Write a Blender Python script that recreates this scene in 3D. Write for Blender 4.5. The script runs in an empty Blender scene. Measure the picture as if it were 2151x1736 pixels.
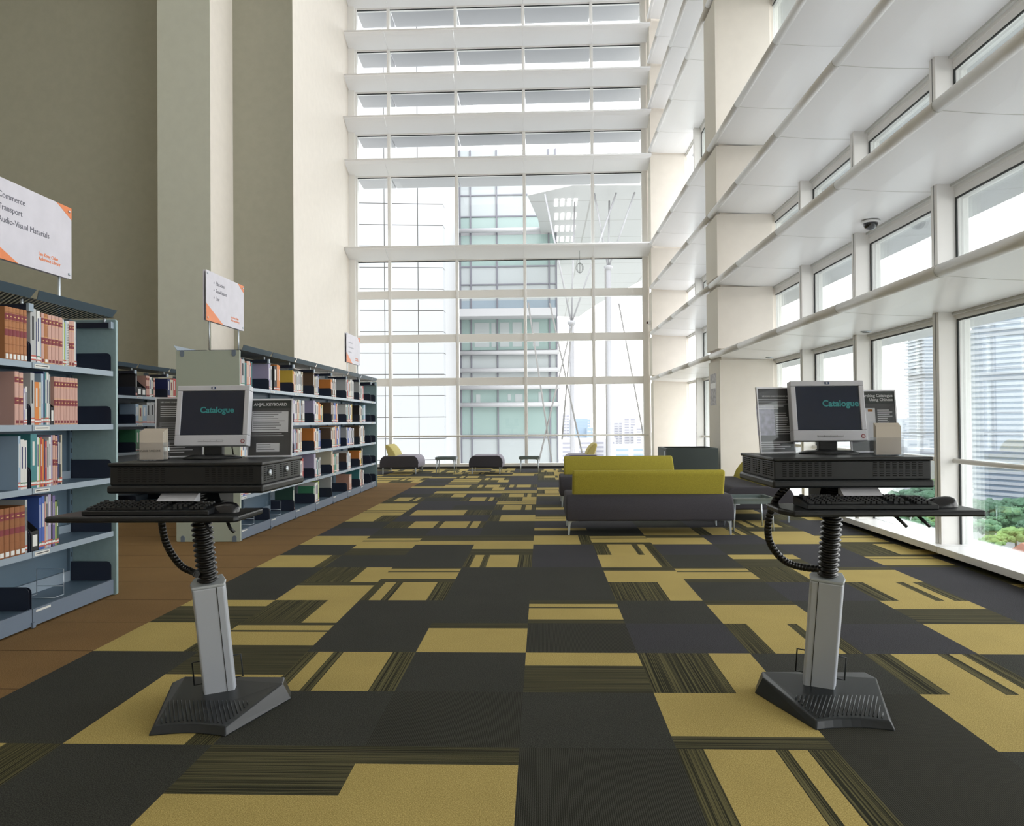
import bpy, bmesh, math, random
from mathutils import Vector, Matrix
S = bpy.context.scene
COL = S.collection
PI = math.pi
random.seed(7)

# ---------------------------------------------------------------- camera
F_PX = 1601.58
cam = bpy.data.cameras.new('camera'); co = bpy.data.objects.new('camera', cam); COL.objects.link(co)
cam.sensor_width = 36.0; cam.sensor_fit = 'HORIZONTAL'; cam.lens = F_PX / 2151 * 36; cam.clip_end = 5000; cam.clip_start = .05
def cam_axes(p, y, r):
    f = Matrix.Rotation(y, 3, 'Z') @ Vector((0, math.cos(p), math.sin(p)))
    rt = Matrix.Rotation(y, 3, 'Z') @ Vector((1, 0, 0)); up = rt.cross(f)
    return math.cos(r)*rt + math.sin(r)*up, -math.sin(r)*rt + math.cos(r)*up, f
_r, _u, _f = cam_axes(.009888, .039016, -.007988)
_m = Matrix(((_r.x, _u.x, -_f.x), (_r.y, _u.y, -_f.y), (_r.z, _u.z, -_f.z)))
co.matrix_world = Matrix.Translation((0, 0, 1.1539)) @ _m.to_4x4()
S.camera = co

# ---------------------------------------------------------------- sky, lights, exposure
w = bpy.data.worlds.new('sky'); S.world = w; w.use_nodes = True
nt = w.node_tree; nt.nodes.clear()
bg = nt.nodes.new('ShaderNodeBackground'); ou = nt.nodes.new('ShaderNodeOutputWorld')
tc = nt.nodes.new('ShaderNodeTexCoord'); sp = nt.nodes.new('ShaderNodeSeparateXYZ'); cr = nt.nodes.new('ShaderNodeValToRGB')
cr.color_ramp.elements[0].position = .45; cr.color_ramp.elements[0].color = (.36, .37, .36, 1)
cr.color_ramp.elements[1].position = .5; cr.color_ramp.elements[1].color = (1, .985, .96, 1)
e = cr.color_ramp.elements.new(.8); e.color = (.93, .96, 1, 1)
mp = nt.nodes.new('ShaderNodeMapRange'); mp.inputs[1].default_value = -1; mp.inputs[2].default_value = 1
nt.links.new(tc.outputs['Generated'], sp.inputs[0]); nt.links.new(sp.outputs[2], mp.inputs[0])
nt.links.new(mp.outputs[0], cr.inputs[0]); nt.links.new(cr.outputs[0], bg.inputs[0]); nt.links.new(bg.outputs[0], ou.inputs[0])
bg.inputs[1].default_value = 3.5
def portal(loc, rot, sx, sy):
    l = bpy.data.lights.new('daylight_portal', 'AREA'); l.shape = 'RECTANGLE'; l.size = sx; l.size_y = sy; l.cycles.is_portal = True
    o = bpy.data.objects.new('daylight_portal', l); COL.objects.link(o); o.location = loc; o.rotation_euler = rot
portal((3.62, 7.5, 6.0), (0, PI/2, 0), 12.0, 23.0)
portal((-1.0, 18.7, 6.0), (-PI/2, 0, 0), 7.2, 12.0)
for lx, ly in ((-7.5, 2.0), (-7.5, 8.5), (-2.5, 0.5)):  # unseen overhead fill lights, added to brighten the dark interior
    l = bpy.data.lights.new('ceiling_fill_light', 'AREA'); l.shape = 'RECTANGLE'; l.size = 2.4; l.size_y = 2.4; l.energy = 28; l.color = (1, .97, .92)
    o = bpy.data.objects.new('ceiling_fill_light', l); COL.objects.link(o); o.location = (lx, ly, 11.9)
vs = S.view_settings
S.display_settings.display_device = 'sRGB'
vs.view_transform = 'Standard'; vs.look = 'None'; vs.gamma = 1; vs.use_curve_mapping = False; vs.exposure = 0.52
S.cycles.max_bounces = 10; S.cycles.diffuse_bounces = 5; S.cycles.transparent_max_bounces = 24; S.cycles.sample_clamp_indirect = 6
S.cycles.use_denoising = True

# ---------------------------------------------------------------- materials
MATS = {}
def mat(name, col, rough=.6, metal=0, noise=0, nscale=40, bump=0, spec=.5, emit=0, coat=0):
    if name in MATS: return MATS[name]
    m = bpy.data.materials.new(name); m.use_nodes = True; n = m.node_tree; b = n.nodes['Principled BSDF']
    b.inputs['Base Color'].default_value = (*col, 1); b.inputs['Roughness'].default_value = rough; b.inputs['Metallic'].default_value = metal
    b.inputs['Specular IOR Level'].default_value = spec
    if coat: b.inputs['Coat Weight'].default_value = coat
    if emit:
        b.inputs['Emission Color'].default_value = (*col, 1); b.inputs['Emission Strength'].default_value = emit
    if noise or bump:
        t = n.nodes.new('ShaderNodeTexCoord'); x = n.nodes.new('ShaderNodeTexNoise'); x.inputs['Scale'].default_value = nscale; x.inputs['Detail'].default_value = 3
        n.links.new(t.outputs['Object'], x.inputs['Vector'])
        if noise:
            r = n.nodes.new('ShaderNodeValToRGB'); r.color_ramp.elements[0].position = .3; r.color_ramp.elements[1].position = .7
            r.color_ramp.elements[0].color = (*[c*(1-noise) for c in col], 1); r.color_ramp.elements[1].color = (*[min(1, c*(1+noise)) for c in col], 1)
            n.links.new(x.outputs['Fac'], r.inputs[0]); n.links.new(r.outputs[0], b.inputs['Base Color'])
        if bump:
            bp = n.nodes.new('ShaderNodeBump'); bp.inputs['Strength'].default_value = bump; bp.inputs['Distance'].default_value = .002
            n.links.new(x.outputs['Fac'], bp.inputs['Height']); n.links.new(bp.outputs[0], b.inputs['Normal'])
    MATS[name] = m; return m
def carpet(name, c1, c2, mode, speck=.25):
    """mode 0 loop pile, 1 fine lines along y, 2 fine lines along x"""
    m = bpy.data.materials.new(name); m.use_nodes = True; n = m.node_tree; b = n.nodes['Principled BSDF']; b.inputs['Roughness'].default_value = .95
    b.inputs['Specular IOR Level'].default_value = .15
    t = n.nodes.new('ShaderNodeTexCoord')
    x = n.nodes.new('ShaderNodeTexNoise'); x.inputs['Scale'].default_value = 260; x.inputs['Detail'].default_value = 2
    n.links.new(t.outputs['Object'], x.inputs['Vector'])
    mix = n.nodes.new('ShaderNodeMix'); mix.data_type = 'RGBA'
    mix.inputs[6].default_value = (*c1, 1); mix.inputs[7].default_value = (*c2, 1)
    if mode:
        if mode == 3:
            mpn = n.nodes.new('ShaderNodeMapping'); y = n.nodes.new('ShaderNodeTexWave'); y.inputs['Scale'].default_value = 48; y.inputs['Distortion'].default_value = .25; y.inputs['Detail'].default_value = 1
        else:
            mpn = n.nodes.new('ShaderNodeMapping'); mpn.inputs['Scale'].default_value = (300, .7, 1) if mode == 1 else (.7, 300, 1)
            y = n.nodes.new('ShaderNodeTexNoise'); y.inputs['Scale'].default_value = 1; y.inputs['Detail'].default_value = .6
        n.links.new(t.outputs['Object'], mpn.inputs[0]); n.links.new(mpn.outputs[0], y.inputs['Vector'])
        r = n.nodes.new('ShaderNodeValToRGB'); r.color_ramp.elements[0].position = .44; r.color_ramp.elements[1].position = .6
        n.links.new(y.outputs['Fac'], r.inputs[0]); n.links.new(r.outputs[0], mix.inputs[0])
    else:
        r = n.nodes.new('ShaderNodeValToRGB'); r.color_ramp.elements[0].position = .35; r.color_ramp.elements[1].position = .75
        n.links.new(x.outputs['Fac'], r.inputs[0]); n.links.new(r.outputs[0], mix.inputs[0])
    # broad, faint tonal drift of the pile
    z = n.nodes.new('ShaderNodeTexNoise'); z.inputs['Scale'].default_value = 2.5; n.links.new(t.outputs['Object'], z.inputs['Vector'])
    hs = n.nodes.new('ShaderNodeHueSaturation'); mr = n.nodes.new('ShaderNodeMapRange'); mr.inputs[3].default_value = .88; mr.inputs[4].default_value = 1.12
    n.links.new(z.outputs['Fac'], mr.inputs[0]); n.links.new(mr.outputs[0], hs.inputs['Value']); n.links.new(mix.outputs[2], hs.inputs['Color'])
    n.links.new(hs.outputs[0], b.inputs['Base Color'])
    bp = n.nodes.new('ShaderNodeBump'); bp.inputs['Strength'].default_value = .5; bp.inputs['Distance'].default_value = .003
    n.links.new(x.outputs['Fac'], bp.inputs['Height']); n.links.new(bp.outputs[0], b.inputs['Normal'])
    return m
def glass(name, tint, refl=.06, rough=0):
    m = bpy.data.materials.new(name); m.use_nodes = True; n = m.node_tree; n.nodes.clear()
    o = n.nodes.new('ShaderNodeOutputMaterial'); tr = n.nodes.new('ShaderNodeBsdfTransparent'); tr.inputs[0].default_value = (*tint, 1)
    g = n.nodes.new('ShaderNodeBsdfGlossy'); g.inputs['Roughness'].default_value = rough; g.inputs[0].default_value = (.9, .95, .95, 1)
    fr = n.nodes.new('ShaderNodeFresnel'); fr.inputs[0].default_value = 1.35
    mu = n.nodes.new('ShaderNodeMath'); mu.operation = 'MULTIPLY'; mu.inputs[1].default_value = refl*10; mu.use_clamp = True
    n.links.new(fr.outputs[0], mu.inputs[0])
    mx = n.nodes.new('ShaderNodeMixShader'); n.links.new(mu.outputs[0], mx.inputs[0]); n.links.new(tr.outputs[0], mx.inputs[1]); n.links.new(g.outputs[0], mx.inputs[2]); n.links.new(mx.outputs[0], o.inputs[0])
    return m
def grid_mat(name, base, line, sx, sy, lw, axes='xz', rough=.6, off=(0, 0)):
    """thin joint lines every sx, sy metres on a wall"""
    m = bpy.data.materials.new(name); m.use_nodes = True; n = m.node_tree; b = n.nodes['Principled BSDF']; b.inputs['Roughness'].default_value = rough
    t = n.nodes.new('ShaderNodeTexCoord'); s = n.nodes.new('ShaderNodeSeparateXYZ'); n.links.new(t.outputs['Object'], s.inputs[0])
    fs = []
    for a, sz, of in ((axes[0], sx, off[0]), (axes[1], sy, off[1])):
        ad = n.nodes.new('ShaderNodeMath'); ad.operation = 'ADD'; ad.inputs[1].default_value = 1000*sz + of
        n.links.new(s.outputs['xyz'.index(a)], ad.inputs[0])
        mo = n.nodes.new('ShaderNodeMath'); mo.operation = 'MODULO'; mo.inputs[1].default_value = sz; n.links.new(ad.outputs[0], mo.inputs[0])
        lt = n.nodes.new('ShaderNodeMath'); lt.operation = 'LESS_THAN'; lt.inputs[1].default_value = lw; n.links.new(mo.outputs[0], lt.inputs[0]); fs.append(lt)
    mx = n.nodes.new('ShaderNodeMath'); mx.operation = 'MAXIMUM'; n.links.new(fs[0].outputs[0], mx.inputs[0]); n.links.new(fs[1].outputs[0], mx.inputs[1])
    c = n.nodes.new('ShaderNodeMix'); c.data_type = 'RGBA'; c.inputs[6].default_value = (*base, 1); c.inputs[7].default_value = (*line, 1)
    n.links.new(mx.outputs[0], c.inputs[0]); n.links.new(c.outputs[2], b.inputs['Base Color']); return m
def mesh_mat(name, col, px, py):
    """perforated steel: a diamond grid of real transparent holes"""
    m = bpy.data.materials.new(name); m.use_nodes = True; n = m.node_tree; b = n.nodes['Principled BSDF']; b.inputs['Base Color'].default_value = (*col, 1)
    t = n.nodes.new('ShaderNodeTexCoord'); mpn = n.nodes.new('ShaderNodeMapping'); mpn.inputs['Rotation'].default_value = (0, 0, PI/4); mpn.inputs['Scale'].default_value = (px, py, 1)
    n.links.new(t.outputs['Object'], mpn.inputs[0]); ck = n.nodes.new('ShaderNodeSeparateXYZ'); n.links.new(mpn.outputs[0], ck.inputs[0])
    hs = []
    for i in (0, 1):
        a = n.nodes.new('ShaderNodeMath'); a.operation = 'ADD'; a.inputs[1].default_value = 5000; n.links.new(ck.outputs[i], a.inputs[0])
        f = n.nodes.new('ShaderNodeMath'); f.operation = 'FRACT'; n.links.new(a.outputs[0], f.inputs[0])
        g = n.nodes.new('ShaderNodeMath'); g.operation = 'GREATER_THAN'; g.inputs[1].default_value = .42; n.links.new(f.outputs[0], g.inputs[0]); hs.append(g)
    mu = n.nodes.new('ShaderNodeMath'); mu.operation = 'MULTIPLY'; n.links.new(hs[0].outputs[0], mu.inputs[0]); n.links.new(hs[1].outputs[0], mu.inputs[1])
    tr = n.nodes.new('ShaderNodeBsdfTransparent'); mx = n.nodes.new('ShaderNodeMixShader')
    n.links.new(mu.outputs[0], mx.inputs[0]); n.links.new(b.outputs[0], mx.inputs[1]); n.links.new(tr.outputs[0], mx.inputs[2])
    n.links.new(mx.outputs[0], n.nodes['Material Output'].inputs[0]); return m

M_wall = mat('olive_paint', (.42, .41, .325), .75, noise=.03, nscale=8)
M_wallL = mat('cream_paint', (.80, .745, .675), .7, noise=.02, nscale=6)
M_col = mat('column_cream', (.88, .825, .75), .7, noise=.02, nscale=5)
M_col_shade = mat('column_cream_shade', (.80, .77, .69), .6)
M_white = mat('white_powder_coat', (.90, .90, .90), .35)
M_shelfw = mat('white_shelf_panel', (.91, .91, .92), .28)
M_frame = mat('window_frame_white', (.88, .865, .84), .4)
M_gasket = mat('black_gasket', (.02, .025, .025), .5)
M_glass = glass('window_glass', (.98, .985, .983))
M_ceil = mat('ceiling_white', (.86, .85, .83), .8)
M_D = carpet('carpet_charcoal', (.021, .022, .018), (.090, .090, .076), 0)
M_D2 = carpet('carpet_charcoal_ribbed', (.026, .026, .020), (.058, .057, .045), 3)
M_B = carpet('carpet_slate', (.028, .028, .031), (.092, .090, .100), 0)
M_Y = carpet('carpet_gold', (.345, .26, .078), (.68, .535, .20), 0)
M_SV = carpet('carpet_olive_lines_y', (.024, .024, .013), (.14, .125, .055), 1)
M_SH = carpet('carpet_olive_lines_x', (.026, .026, .016), (.125, .113, .055), 2)
M_br = carpet('carpet_rust', (.17, .095, .035), (.34, .21, .09), 0)
M_skirt = mat('dark_skirting', (.03, .03, .03), .6)

# ---------------------------------------------------------------- mesh builder
class MB:
    def __init__(s): s.v = []; s.f = []; s.m = []; s.mats = []; s.sm = []
    def mi(s, m):
        if m not in s.mats: s.mats.append(m)
        return s.mats.index(m)
    def add(s, vs, fs, m, sm=False):
        k = len(s.v); s.v += [tuple(v) for v in vs]; i = s.mi(m)
        for f in fs: s.f.append([k+a for a in f]); s.m.append(i); s.sm.append(sm)
        return s
    def box(s, x0, x1, y0, y1, z0, z1, m, M=None):
        vs = [Vector((x, y, z)) for z in (z0, z1) for y in (y0, y1) for x in (x0, x1)]
        if M: vs = [M @ v for v in vs]
        return s.add(vs, [(0, 2, 3, 1), (4, 5, 7, 6), (0, 1, 5, 4), (2, 6, 7, 3), (0, 4, 6, 2), (1, 3, 7, 5)], m)
    def prism(s, pts, a0, a1, axis, m, M=None, sm=False):
        """polygon pts extruded along axis; pts are the two other coordinates in xyz order"""
        n = len(pts); vs = []
        for a in (a0, a1):
            for p in pts:
                v = {'x': (a, p[0], p[1]), 'y': (p[0], a, p[1]), 'z': (p[0], p[1], a)}[axis]; vs.append(Vector(v))
        if M: vs = [M @ v for v in vs]
        k = len(s.v); s.v += [tuple(v) for v in vs]; i = s.mi(m)
        for j in range(n): s.f.append([k+j, k+(j+1) % n, k+n+(j+1) % n, k+n+j]); s.m.append(i); s.sm.append(sm)
        s.f.append([k+j for j in range(n)][::-1]); s.m.append(i); s.sm.append(False)
        s.f.append([k+n+j for j in range(n)]); s.m.append(i); s.sm.append(False)
        return s
    def tube(s, pts, r, m, n=10, cap=True, closed=False):
        pts = [Vector(p) for p in pts]; rr = r if isinstance(r, (list, tuple)) else [r]*len(pts)
        k = len(s.v); N = len(pts); prev = None
        for j, p in enumerate(pts):
            if closed: d = pts[(j+1) % N] - pts[j-1]
            else: d = (pts[min(j+1, N-1)] - pts[max(j-1, 0)])
            d.normalize()
            if prev is None: a = d.orthogonal().normalized()
            else: a = (prev - d*prev.dot(d)).normalized()
            prev = a; b = d.cross(a)
            for q in range(n): s.v.append(tuple(p + rr[j]*(math.cos(2*PI*q/n)*a + math.sin(2*PI*q/n)*b)))
        i = s.mi(m)
        for j in range(N if closed else N-1):
            for q in range(n):
                j2 = (j+1) % N
                s.f.append([k+j*n+q, k+j*n+(q+1) % n, k+j2*n+(q+1) % n, k+j2*n+q]); s.m.append(i); s.sm.append(True)
        if cap and not closed:
            s.f.append([k+q for q in range(n)][::-1]); s.m.append(i); s.sm.append(False)
            s.f.append([k+(N-1)*n+q for q in range(n)]); s.m.append(i); s.sm.append(False)
        return s
    def lathe(s, prof, m, n=24, M=None, sx=1, sy=1):
        k = len(s.v)
        for (r, z) in prof:
            for q in range(n):
                v = Vector((sx*r*math.cos(2*PI*q/n), sy*r*math.sin(2*PI*q/n), z))
                if M: v = M @ v
                s.v.append(tuple(v))
        i = s.mi(m)
        for j in range(len(prof)-1):
            for q in range(n): s.f.append([k+j*n+q, k+j*n+(q+1) % n, k+(j+1)*n+(q+1) % n, k+(j+1)*n+q]); s.m.append(i); s.sm.append(True)
        s.f.append([k+q for q in range(n)][::-1]); s.m.append(i); s.sm.append(False)
        s.f.append([k+(len(prof)-1)*n+q for q in range(n)]); s.m.append(i); s.sm.append(False)
        return s
    def build(s, name, parent=None, bevel=0, seg=2, loc=None, rotz=0, fix=True):
        me = bpy.data.meshes.new(name); me.from_pydata(s.v, [], s.f)
        for m in s.mats: me.materials.append(m)
        me.polygons.foreach_set('material_index', s.m); me.polygons.foreach_set('use_smooth', s.sm)
        if fix:
            b = bmesh.new(); b.from_mesh(me); bmesh.ops.recalc_face_normals(b, faces=b.faces); b.to_mesh(me); b.free()
        me.update()
        o = bpy.data.objects.new(name, me); COL.objects.link(o)
        if parent: o.parent = parent
        if loc is not None: o.location = loc
        if rotz: o.rotation_euler.z = rotz
        if bevel:
            d = o.modifiers.new('bevel', 'BEVEL'); d.width = bevel; d.segments = seg; d.limit_method = 'ANGLE'; d.angle_limit = math.radians(40)
            d.harden_normals = False
        return o
def tag(o, label, cat, group=None):
    o['label'] = label; o['category'] = cat
    if group: o['group'] = group
    return o
def struct(o): o['kind'] = 'structure'; return o
def thing(name, label, cat, loc=(0, 0, 0), rotz=0, group=None):
    o = bpy.data.objects.new(name, None); COL.objects.link(o); o.location = loc; o.rotation_euler.z = rotz; o.empty_display_size = .1
    return tag(o, label, cat, group)
def lettering(s, size, m, parent, org, xd, yd, align='LEFT', ext=.0006, name='lettering', bold=0, space=1.0):
    cu = bpy.data.curves.new('t', 'FONT'); cu.body = s; cu.size = size; cu.align_x = align; cu.extrude = ext; cu.offset = bold; cu.space_line = space; cu.resolution_u = 3
    to = bpy.data.objects.new('t', cu); COL.objects.link(to)
    dg = bpy.context.evaluated_depsgraph_get(); me = bpy.data.meshes.new_from_object(to.evaluated_get(dg))
    COL.objects.unlink(to); bpy.data.objects.remove(to)
    me.materials.clear(); me.materials.append(m)
    xd = Vector(xd).normalized(); yd = Vector(yd).normalized(); zd = xd.cross(yd)
    T = Matrix.Translation(org) @ Matrix(((xd.x, yd.x, zd.x), (xd.y, yd.y, zd.y), (xd.z, yd.z, zd.z))).to_4x4()
    me.transform(T)
    o = bpy.data.objects.new(name, me); COL.objects.link(o)
    if parent: o.parent = parent
    return o
def rrect(x0, x1, y0, y1, r, n=5):
    p = []
    for cx, cy, a in ((x1-r, y0+r, -90), (x1-r, y1-r, 0), (x0+r, y1-r, 90), (x0+r, y0+r, 180)):
        for k in range(n+1):
            t = math.radians(a + 90*k/n); p.append((cx+r*math.cos(t), cy+r*math.sin(t)))
    return p

# ---------------------------------------------------------------- floor: carpet tiles
T = .55; GX = -.0887; GY = 2.6988
P1 = [('S', .23), ('Y', .41), ('S', .10), ('Y', .11), ('S', .15)]
P2 = [('S', .11), ('Y', .14), ('S', .09), ('Y', .45), ('S', .21)]
P3 = [('S', .20), ('Y', .45), ('S', .06), ('Y', .19), ('S', .10)]
P4 = [('S', .15), ('Y', .48), ('S', .05), ('Y', .15), ('S', .17)]
SY = [('S', .63), ('Y', .37)]; YS = [('Y', .85), ('S', .15)]
D = ('D', None); R_ = ('R', None); Bq = ('B', None); Yq = ('Y', None)
TL = {
 (-4, -1): ('V', [('Y', .62), ('S', .38)]), (-3, -1): D, (-2, -1): ('H', [('Y', .35), ('S', .65)]), (-1, -1): ('H', [('Y', .75), ('S', .25)]), (0, -1): R_, (1, -1): ('V', [('S', .17), ('Y', .45), ('S', .08), ('Y', .12), ('S', .18)]), (2, -1): R_, (3, -1): D,
 (-4, 0): D, (-3, 0): ('V', [('Y', .81), ('S', .19)]), (-2, 0): D, (-1, 0): R_, (0, 0): D, (1, 0): ('H', [('S', .2), ('Y', .8)]), (2, 0): R_, (3, 0): Yq, (4, 0): D,
 (-4, 1): D, (-3, 1): ('H', [('Y', .37), ('S', .63)]), (-2, 1): ('V', P2), (-1, 1): D, (0, 1): ('H', [('S', .64), ('Y', .36)]), (1, 1): ('V', SY), (2, 1): D, (3, 1): ('V', P1), (4, 1): D, (5, 1): D,
 (-4, 2): ('V', YS), (-3, 2): ('H', [('S', .2), ('Y', .45), ('S', .06), ('Y', .19), ('S', .1)]), (-2, 2): D, (-1, 2): ('H', [('Y', .8), ('S', .2)]), (0, 2): R_, (1, 2): Bq, (2, 2): ('V', P1), (3, 2): Bq, (4, 2): Yq, (5, 2): Bq,
 (-4, 3): ('H', [('S', .7), ('Y', .3)]), (-3, 3): ('V', SY), (-2, 3): D, (-1, 3): D, (0, 3): ('H', P4), (1, 3): D, (2, 3): ('H', [('Y', .8), ('S', .2)]), (3, 3): D, (4, 3): ('H', SY), (5, 3): Bq,
 (-4, 4): D, (-3, 4): ('H', [('Y', .8), ('S', .2)]), (-2, 4): ('V', P2), (-1, 4): D, (0, 4): D, (1, 4): ('V', SY), (2, 4): D, (3, 4): Bq, (4, 4): ('V', P1), (5, 4): Bq,
 (-4, 5): D, (-3, 5): ('V', SY), (-2, 5): ('H', P3), (-1, 5): D, (0, 5): D, (1, 5): ('H', [('Y', .75), ('S', .25)]), (2, 5): ('H', P3), (3, 5): ('V', SY), (4, 5): ('H', [('Y', .8), ('S', .2)]), (5, 5): Bq,
 (-4, 6): ('V', YS), (-3, 6): D, (-2, 6): D, (-1, 6): ('V', P2), (0, 6): Bq, (1, 6): ('V', YS), (2, 6): D, (3, 6): ('H', SY), (4, 6): Bq, (5, 6): ('H', P4),
 (-4, 7): D, (-3, 7): ('H', SY), (-2, 7): D, (-1, 7): ('H', [('S', .55), ('Y', .45)]), (0, 7): Bq, (1, 7): ('V', P1), (2, 7): Bq, (3, 7): D, (4, 7): Bq, (5, 7): SY and ('V', SY),
 (-4, 8): Yq, (-3, 8): ('H', [('Y', .35), ('S', .1), ('Y', .25), ('S', .3)]), (-2, 8): ('H', [('Y', .4), ('S', .6)]), (-1, 8): ('H', [('Y', .4), ('S', .6)]), (0, 8): ('V', [('Y', .8), ('S', .2)]), (1, 8): ('H', P3), (2, 8): ('H', [('Y', .7), ('S', .3)]), (3, 8): Bq, (4, 8): Yq,
 (-4, 9): D, (-3, 9): D, (-2, 9): D, (-1, 9): D, (0, 9): ('H', [('D', .65), ('Y', .35)]), (1, 9): D, (2, 9): Yq, (3, 9): ('V', P1),
 (-4, 10): D, (-3, 10): ('V', [('S', .5), ('Y', .5)]), (-2, 10): ('V', [('S', .12), ('Y', .54), ('S', .06), ('Y', .16), ('S', .12)]), (-1, 10): D, (0, 10): D, (1, 10): Bq,
 (-4, 11): ('V', [('Y', .6), ('S', .4)]), (-3, 11): D, (-2, 11): D, (-1, 11): ('V', [('S', .25), ('Y', .75)]), (0, 11): ('H', [('Y', .4), ('S', .1), ('Y', .2), ('S', .3)]),
 (-4, 12): ('H', [('Y', .5), ('S', .1), ('Y', .2), ('S', .2)]), (-3, 12): ('V', [('D', .2), ('Y', .8)]), (-2, 12): ('V', [('Y', .4), ('S', .6)]), (-1, 12): D,
 (-4, 13): Yq, (-3, 13): D, (-2, 13): D, (-1, 13): ('V', [('S', .2), ('Y', .45), ('S', .1), ('Y', .15), ('S', .1)]),
}
def make_floor():
    b = MB(); rng = random.Random(4)
    opts = [D, D, Bq, Bq, ('H', P3), ('V', P1), ('V', P2), ('H', [('Y', .45), ('S', .55)]), ('H', [('D', .6), ('Y', .4)]), ('V', SY), ('H', P4), ('V', YS)]
    def q(x0, x1, y0, y1, m): b.add([(x0, y0, 0), (x1, y0, 0), (x1, y1, 0), (x0, y1, 0)], [(0, 1, 2, 3)], m)
    brown_x = GX - 4*T; g = .0012
    for j in range(-12, 29):
        y0, y1 = GY + j*T, GY + (j+1)*T
        if j == 28: y1 = 18.42
        for i in range(-8, 7):
            x0, x1 = GX + i*T, GX + (i+1)*T
            if i < -4 and j < 21: continue
            x1c = min(x1, 3.36)
            if x0 >= x1c: continue
            t = TL.get((i, j)) or rng.choice(opts)
            k, st = t
            if j > 7 and k == 'D' and rng.random() < .3: k = 'B'
            if k in 'DRYB': q(x0, x1c, y0, y1, {'D': M_D, 'R': M_D2, 'Y': M_Y, 'B': M_B}[k]); continue
            a = 0
            for c, f in st:
                tot = sum(z[1] for z in st)
                m = {'S': M_SV if k == 'V' else M_SH, 'Y': M_Y, 'D': M_D}[c]
                if k == 'V': q(min(x0+a*T, x1c), min(x0+(a+f/tot)*T, x1c), y0, y1, m)
                else: q(x0, x1c, y0+a*(y1-y0), y0+(a+f/tot)*(y1-y0), m)
                a += f/tot
    q(-12, brown_x, -4, GY+21*T, M_br); q(-12, GX-8*T, GY+21*T, 18.42, M_br)
    o = b.build('floor', fix=False); struct(o)
    s = MB(); s.box(-12, 3.36, -4, 18.6, -.3, -.004, M_ceil); struct(s.build('floor'))
make_floor()
# thin seams between the rust tiles
sm = MB()
M_seam = mat('carpet_seam', (.07, .036, .013), .95)
for k in range(-2, 30):
    yy = GY + k*T
    if yy < 14.2: sm.box(-11.9, GX-4*T, yy-.0015, yy+.0015, 0, .0008, M_seam)
o = sm.build('floor'); struct(o)

# ---------------------------------------------------------------- walls
H = 12.6
b = MB(); b.box(-12, -4.659, 14.195, 14.4, 0, H, M_wall); struct(b.build('wall_end'))
b = MB(); b.box(-4.9, -4.66, 14.4, 18.5, 0, H, M_wallL); b.box(-4.659, -4.656, 14.2, 14.4, 0, H, M_wallL); struct(b.build('wall_left'))
b = MB(); b.box(-12.2, -12, -4, 14.4, 0, H, M_wall); struct(b.build('wall_far_left'))
b = MB(); b.box(-12.2, 3.7, -4.2, -4, 0, H, M_wallL); struct(b.build('wall_back'))
b = MB(); b.box(-12.2, 3.8, -4.2, 18.8, H, H+.2, M_ceil); struct(b.build('ceiling'))
M_c1 = mat('grey_green_paint', (.62, .63, .54), .75, noise=.02, nscale=7)
o = MB().box(-6.76, -5.81, 13.2, 14.2, 0, H, M_c1).build('column')
for f in o.data.polygons:
    pass
o.data.materials.append(M_wallL)
for f in o.data.polygons:
    if f.normal.x > .9: f.material_index = 1  # window side coloured lighter, standing in for daylight on it
tag(o, 'square painted column standing out from the olive wall behind the bookcases', 'column')

# ---------------------------------------------------------------- end window (window_1)
MX = [-4.53, -3.68, -2.03, -.38, 1.27, 2.52]; YF = 18.5
BZ = [2.11, 3.17, 4.24]
b = MB()
for i, x in enumerate(MX):
    hw = .036 if 0 < i < 5 else .07
    b.box(x-hw, x+hw, YF-.08, YF+.08, .02, H, M_frame)
    if 0 < i < 5: b.box(x-.006, x+.006, YF-.086, YF-.08, .02, H, M_white)
for z in BZ: b.box(-4.6, 2.56, YF-.06, YF+.1, z-.093, z+.093, M_frame)
b.box(-4.66, 2.62, YF-.1, YF+.1, .0, .12, M_frame); b.box(2.5, 2.62, YF-.07, YF+.1, .12, H, M_frame); b.box(-4.66, -4.5, YF-.15, YF+.1, 0, H, M_frame)
LZB = [5.13, 7.2, 8.23, 9.27, 10.3, 11.33]
for z in LZB: b.box(-4.6, 2.56, YF-.05, YF+.09, z-.07, z+.05, M_frame)
W1 = struct(b.build('window_1', bevel=.004))
b = MB()
zz = [.12, 2.017]; rows = [(.12, 2.017), (2.203, 3.077), (3.263, 4.147), (4.333, 5.06)] + [(a+.05, c-.07) for a, c in zip(LZB, LZB[1:]+[H])]
for i in range(5):
    x0, x1 = MX[i]+.036, MX[i+1]-.036
    for a, c in rows: b.box(x0, x1, YF-.01, YF+.01, a, c, M_glass)
b.build('glass', W1)
b = MB()
for i in range(5):
    x0, x1 = MX[i]+.036, MX[i+1]-.036
    for a, c in rows[3:4]+rows[4:]: b.box(x0, x1, YF-.03, YF-.012, c-.02, c, M_gasket)
b.build('gasket', W1)
o = MB().box(-4.66, 2.58, 18.36, 18.4, 0, .05, M_skirt).build('baseboard_end'); struct(o)
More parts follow.
